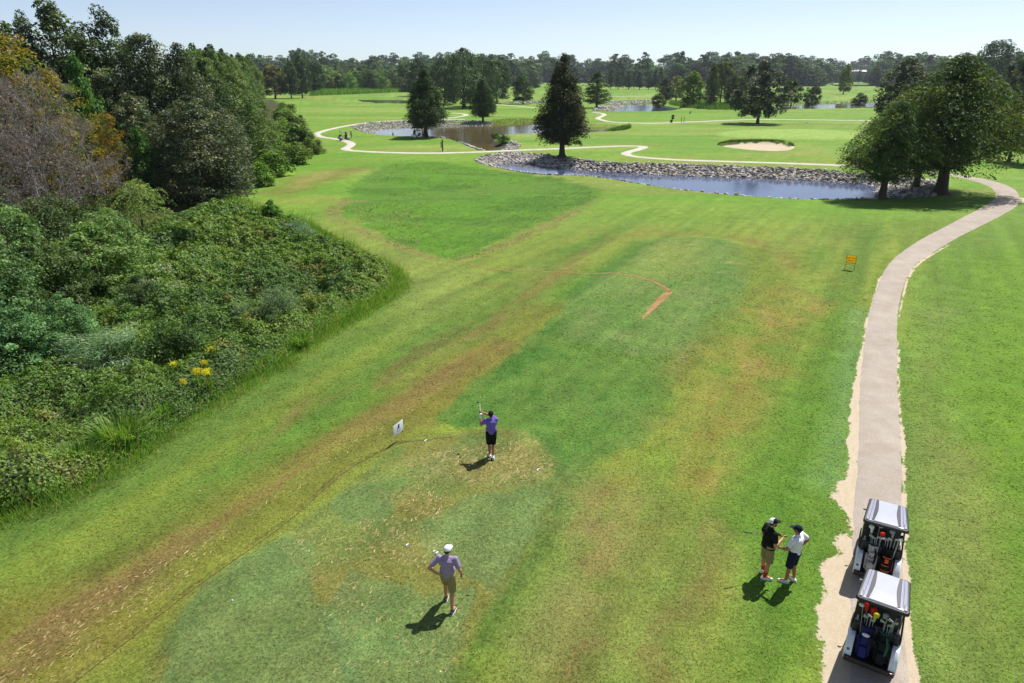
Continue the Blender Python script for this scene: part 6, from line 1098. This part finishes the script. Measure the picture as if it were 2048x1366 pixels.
o = empty('drink_can', cw(CF, (.26, .98, .99)), 0, 'yellow drink can on the dash of the front cart', 'can'); MB().tube([(0, 0, 0), (0, 0, .01), (0, 0, .11), (0, 0, .125)], [.028, .033, .033, .026], 14).build('can_body', pmat('yellow_can', S(214, 170, 30), .3), o); MB().tube([(0, 0, .125), (0, 0, .128)], [.026, .026], 14).build('can_top', STEEL, o)

# ------------------------------------------------------------------ signs, tee markers, posts
def text_mesh(body, size, m, parent, M_, name='lettering', depth_=.004):
    c = bpy.data.curves.new(name, 'FONT'); c.body = body; c.size = size; c.align_x = 'CENTER'; c.align_y = 'CENTER'; c.extrude = depth_; c.offset = size * .012
    o = bpy.data.objects.new(name, c); COL.objects.link(o); dg = bpy.context.evaluated_depsgraph_get(); me = bpy.data.meshes.new_from_object(o.evaluated_get(dg)); bpy.data.objects.remove(o); bpy.data.curves.remove(c); me.materials.clear(); me.materials.append(m)
    q = link(name, me, parent); q.matrix_local = M_; return q
SGN = pmat('white_board', S(226, 228, 240), .5, .03, 4); INK = pmat('black_print', S(20, 20, 34), .6, .1); GREYP = pmat('grey_print', S(150, 154, 170), .6, .05)
sp = at(791, 890); q0 = px2(788, 876, .34); q1 = px2(806.5, 861, .34); dv = Vector((q1[0] - q0[0], q1[1] - q0[1], 0)); wS = dv.length; ang = math.atan2(dv.y, dv.x); ctr = Vector(((q0[0] + q1[0]) / 2, (q0[1] + q1[1]) / 2, 0)); ctr.z = gz(ctr.x, ctr.y)
SB = empty('tee_sign', ctr, ang, 'white sign board with a dark arrow-like emblem left of the swinging golfer', 'sign'); 
MB().box((0, 0, .34 + .21), (wS, .012, .42)).build('board', SGN, SB, bevel=.002)
for s in (-1, 1): MB().tube([(s * wS * .32, .012, -.1), (s * wS * .32, .012, .52)], .004, 6).build('stake', STEEL, SB)
em = MB(); em.extrude([(1.35 * a_, b_, .6 + 1.35 * (c_ - .6)) for a_, b_, c_ in [(-.075, -.0085, .51), (.0, -.0085, .66), (.012, -.0085, .69), (.06, -.0085, .66), (.045, -.0085, .60), (.06, -.0085, .54), (.018, -.0085, .575), (-.02, -.0085, .555)]], (0, -.002, 0)); em.build('emblem', INK, SB, smooth=False)
for z_, w_ in ((.47, .26), (.43, .18)): MB().box((0, -.0085, z_), (w_, .003, .012)).build('print_line', GREYP, SB)
yp0 = at(1689.5, 538); yp1 = at(1708, 540.5); dv = yp1 - yp0; dv.z = 0; wS = dv.length; ang = math.atan2(dv.y, dv.x); ctr = (yp0 + yp1) / 2; YS = empty('cart_sign', ctr, ang, 'yellow sign in a black frame reading CART PATH ONLY beside the path', 'sign')
YB, nt, out = node_mat('yellow_plastic_board'); d_ = nt.nodes.new('ShaderNodeBsdfDiffuse'); t_ = nt.nodes.new('ShaderNodeBsdfTranslucent'); m_ = nt.nodes.new('ShaderNodeMixShader'); m_.inputs[0].default_value = .5; tcy = nt.nodes.new('ShaderNodeTexCoord'); nzy = noise(nt, tcy.outputs['Object'], 5, 2); cy_ = mixc(nt, 1.0, S(252, 216, 44), rng_(nt, nzy.outputs[0], .3, .7, .94, 1.06), 'MULTIPLY')
for s_ in (d_, t_): nt.links.new(cy_, s_.inputs[0])
nt.links.new(d_.outputs[0], m_.inputs[1]); nt.links.new(t_.outputs[0], m_.inputs[2]); nt.links.new(m_.outputs[0], out.inputs[0])
YT = pmat('red_brown_print', S(170, 62, 16), .6, .05)
MB().box((0, 0, .72), (wS - .03, .012, .46)).build('board', YB, YS, bevel=.002)
q = MB()
for s in (-1, 1): q.tube([(s * wS / 2, -.12, .0), (s * wS / 2, -.0, .12), (s * wS / 2, 0, .98)], .013, 8)
for z in (.97, .47, .34): q.tube([(-wS / 2, 0, z), (wS / 2, 0, z)], .012, 8)
for s in (-1, 1): q.tube([(s * wS / 2, -.12, .012), (s * wS / 2, .25, .012)], .013, 8)
q.build('frame', STEELB, YS)
MX = Matrix.Rotation(R(90), 4, 'X')
text_mesh('CART PATH', .125, YT, YS, Matrix.Translation((0, -.009, .80)) @ MX); text_mesh('ONLY', .125, YT, YS, Matrix.Translation((0, -.009, .63)) @ MX)
def marker(bx, by, label, c, ang, ln=.24, kind='curved'):
    o = empty('tee_marker', at(bx, by), ang, label, 'tee marker', 'tee markers on the turf'); n = 9; q = MB()
    q.loft([[Vector((x_, y_ - .03, .0)), Vector((x_, y_ + .03, .0)), Vector((x_, y_ + .022, .07)), Vector((x_, y_ - .022, .07))] for x_, y_ in [((k / (n - 1) - .5) * ln, .05 * (1 - ((k / (n - 1) - .5) * 2) ** 2) if kind == 'curved' else 0) for k in range(n)]]); q.build('marker_body', c, o, bevel=.006); o.scale = (.62, .62, .62); return o
WM = pmat('marker_white', S(236, 236, 240), .4, .03); YM = pmat('marker_yellow', S(226, 214, 90), .4, .05)
marker(852, 883, 'curved white tee marker beside the white sign board', WM, R(62)); marker(1077, 941, 'curved white tee marker right of the swinging golfer', WM, R(55)); 
marker(814.5, 1091, 'straight white tee marker farthest left by the walker', WM, R(52), .17, 'flat'); marker(874, 1107, 'straight white tee marker just left of the walker head', WM, R(55), .15, 'flat'); marker(868, 1104, 'smallest white chip beside the straight tee marker', WM, R(50), .09, 'flat')
mk = marker(1365, 717, 'black and white tee marker on the middle turf', WM, R(-10), .26, 'flat'); MB().box((0, .035, .05), (.26, .02, .10)).build('marker_back', INK, mk, bevel=.004)
marker(1194.5, 579, 'small yellow tee marker left on the upper tee', YM, R(60), .20); marker(1424, 606, 'small yellow tee marker right on the upper tee', YM, R(60), .20)
def ball(bx, by, label): p = at(bx, by); tag(MB().ell((p.x, p.y, p.z + .02), (.0215, .0215, .0215), 12, 8).build('golf_ball', WM), label, 'golf ball', 'golf balls lying on the turf')
for bx, by, l in ((961, 796, 'golf ball on the dark turf beyond the swinging golfer'), (465, 1202, 'golf ball on the bluish turf low left'), (1350, 740, 'golf ball near the black and white tee marker'), (1913, 869, 'golf ball on the bank right of the path'), (400, 983, 'golf ball on the left fairway')): ball(bx, by, l)
# far posts
POSTG = pmat('dark_green_paint', S(48, 66, 50), .6, .15); CONC = pmat('pale_slab', S(206, 202, 192), .9, .08)
p = at(885.5, 303); s = depth(p.y) / FPX; o = empty('ball_washer', p, R(8), 'dark green ball washer post on a pale base by the far path', 'post'); MB().box((0, 0, 1.0), (.22, .22, 2.0)).build('post', POSTG, o, bevel=.02); MB().box((-.24, 0, 1.15), (.16, .2, 1.0)).build('washer_box', POSTG, o, bevel=.02); MB().box((.2, 0, .04), (.8, .5, .08)).build('slab', CONC, o, bevel=.01)
p = at(1343, 245.5); o = empty('tee_station', p, R(10), 'black tee station with a round head and a low bin behind the green', 'post'); MB().tube([(0, 0, 0), (.25, 0, 1.0)], .12, 8).build('post', POSTG, o); MB().box((.28, 0, 1.55), (.75, .25, 1.15)).build('board', INK, o, bevel=.08); MB().box((-.12, -.1, .4), (.55, .4, .8)).build('bin', INK, o, bevel=.05); MB().box((.25, -.135, 1.55), (.22, .03, .6)).build('notice', GREYP, o, bevel=.02)
for bx, l in ((1362.3, 'left slim post on a pale slab behind the green'), (1367.6, 'right slim post on a pale slab behind the green')):
    p = at(bx, 246.2); o = empty('slim_post', p, 0, l, 'post', 'pair of slim posts'); MB().tube([(0, 0, 0), (.05, 0, 1.6)], .07, 8).build('post', POSTG, o); MB().box((0, -.1, .03), (.6, .6, .06)).build('slab', CONC, o, bevel=.01); MB().ell((.05, 0, 1.62), (.10, .10, .10), 10, 6).build('post_cap', POSTG, o)
p = at(1380, 229.5); o = empty('yardage_sign', p, 0, 'tiny pale sign board on the far lawn behind the green', 'sign'); MB().box((0, 0, .7), (.8, .04, .8)).build('board', pmat('pale_green_board', S(186, 212, 176), .5), o, bevel=.01); MB().tube([(0, .03, 0), (0, .03, .5)], .03, 6).build('stake', POSTG, o)
p = at(1613, 247.5); o = empty('tee_flag', p, 0, 'tiny white marker standing on the grass right of the magnolia', 'marker'); MB().box((0, 0, .45), (.4, .3, .3)).build('marker_head', WM, o, bevel=.05); MB().tube([(0, 0, 0), (0, 0, .4)], .05, 6).build('stake', WM, o)
p = at(786, 271); o = empty('pond_stump', p, 0, 'small dark stump at the edge of the brown pond', 'stump'); MB().tube([(0, 0, -.1), (0, 0, .4), (.02, 0, .62)], [.16, .13, .1], 9).build('stump_body', BARK, o)
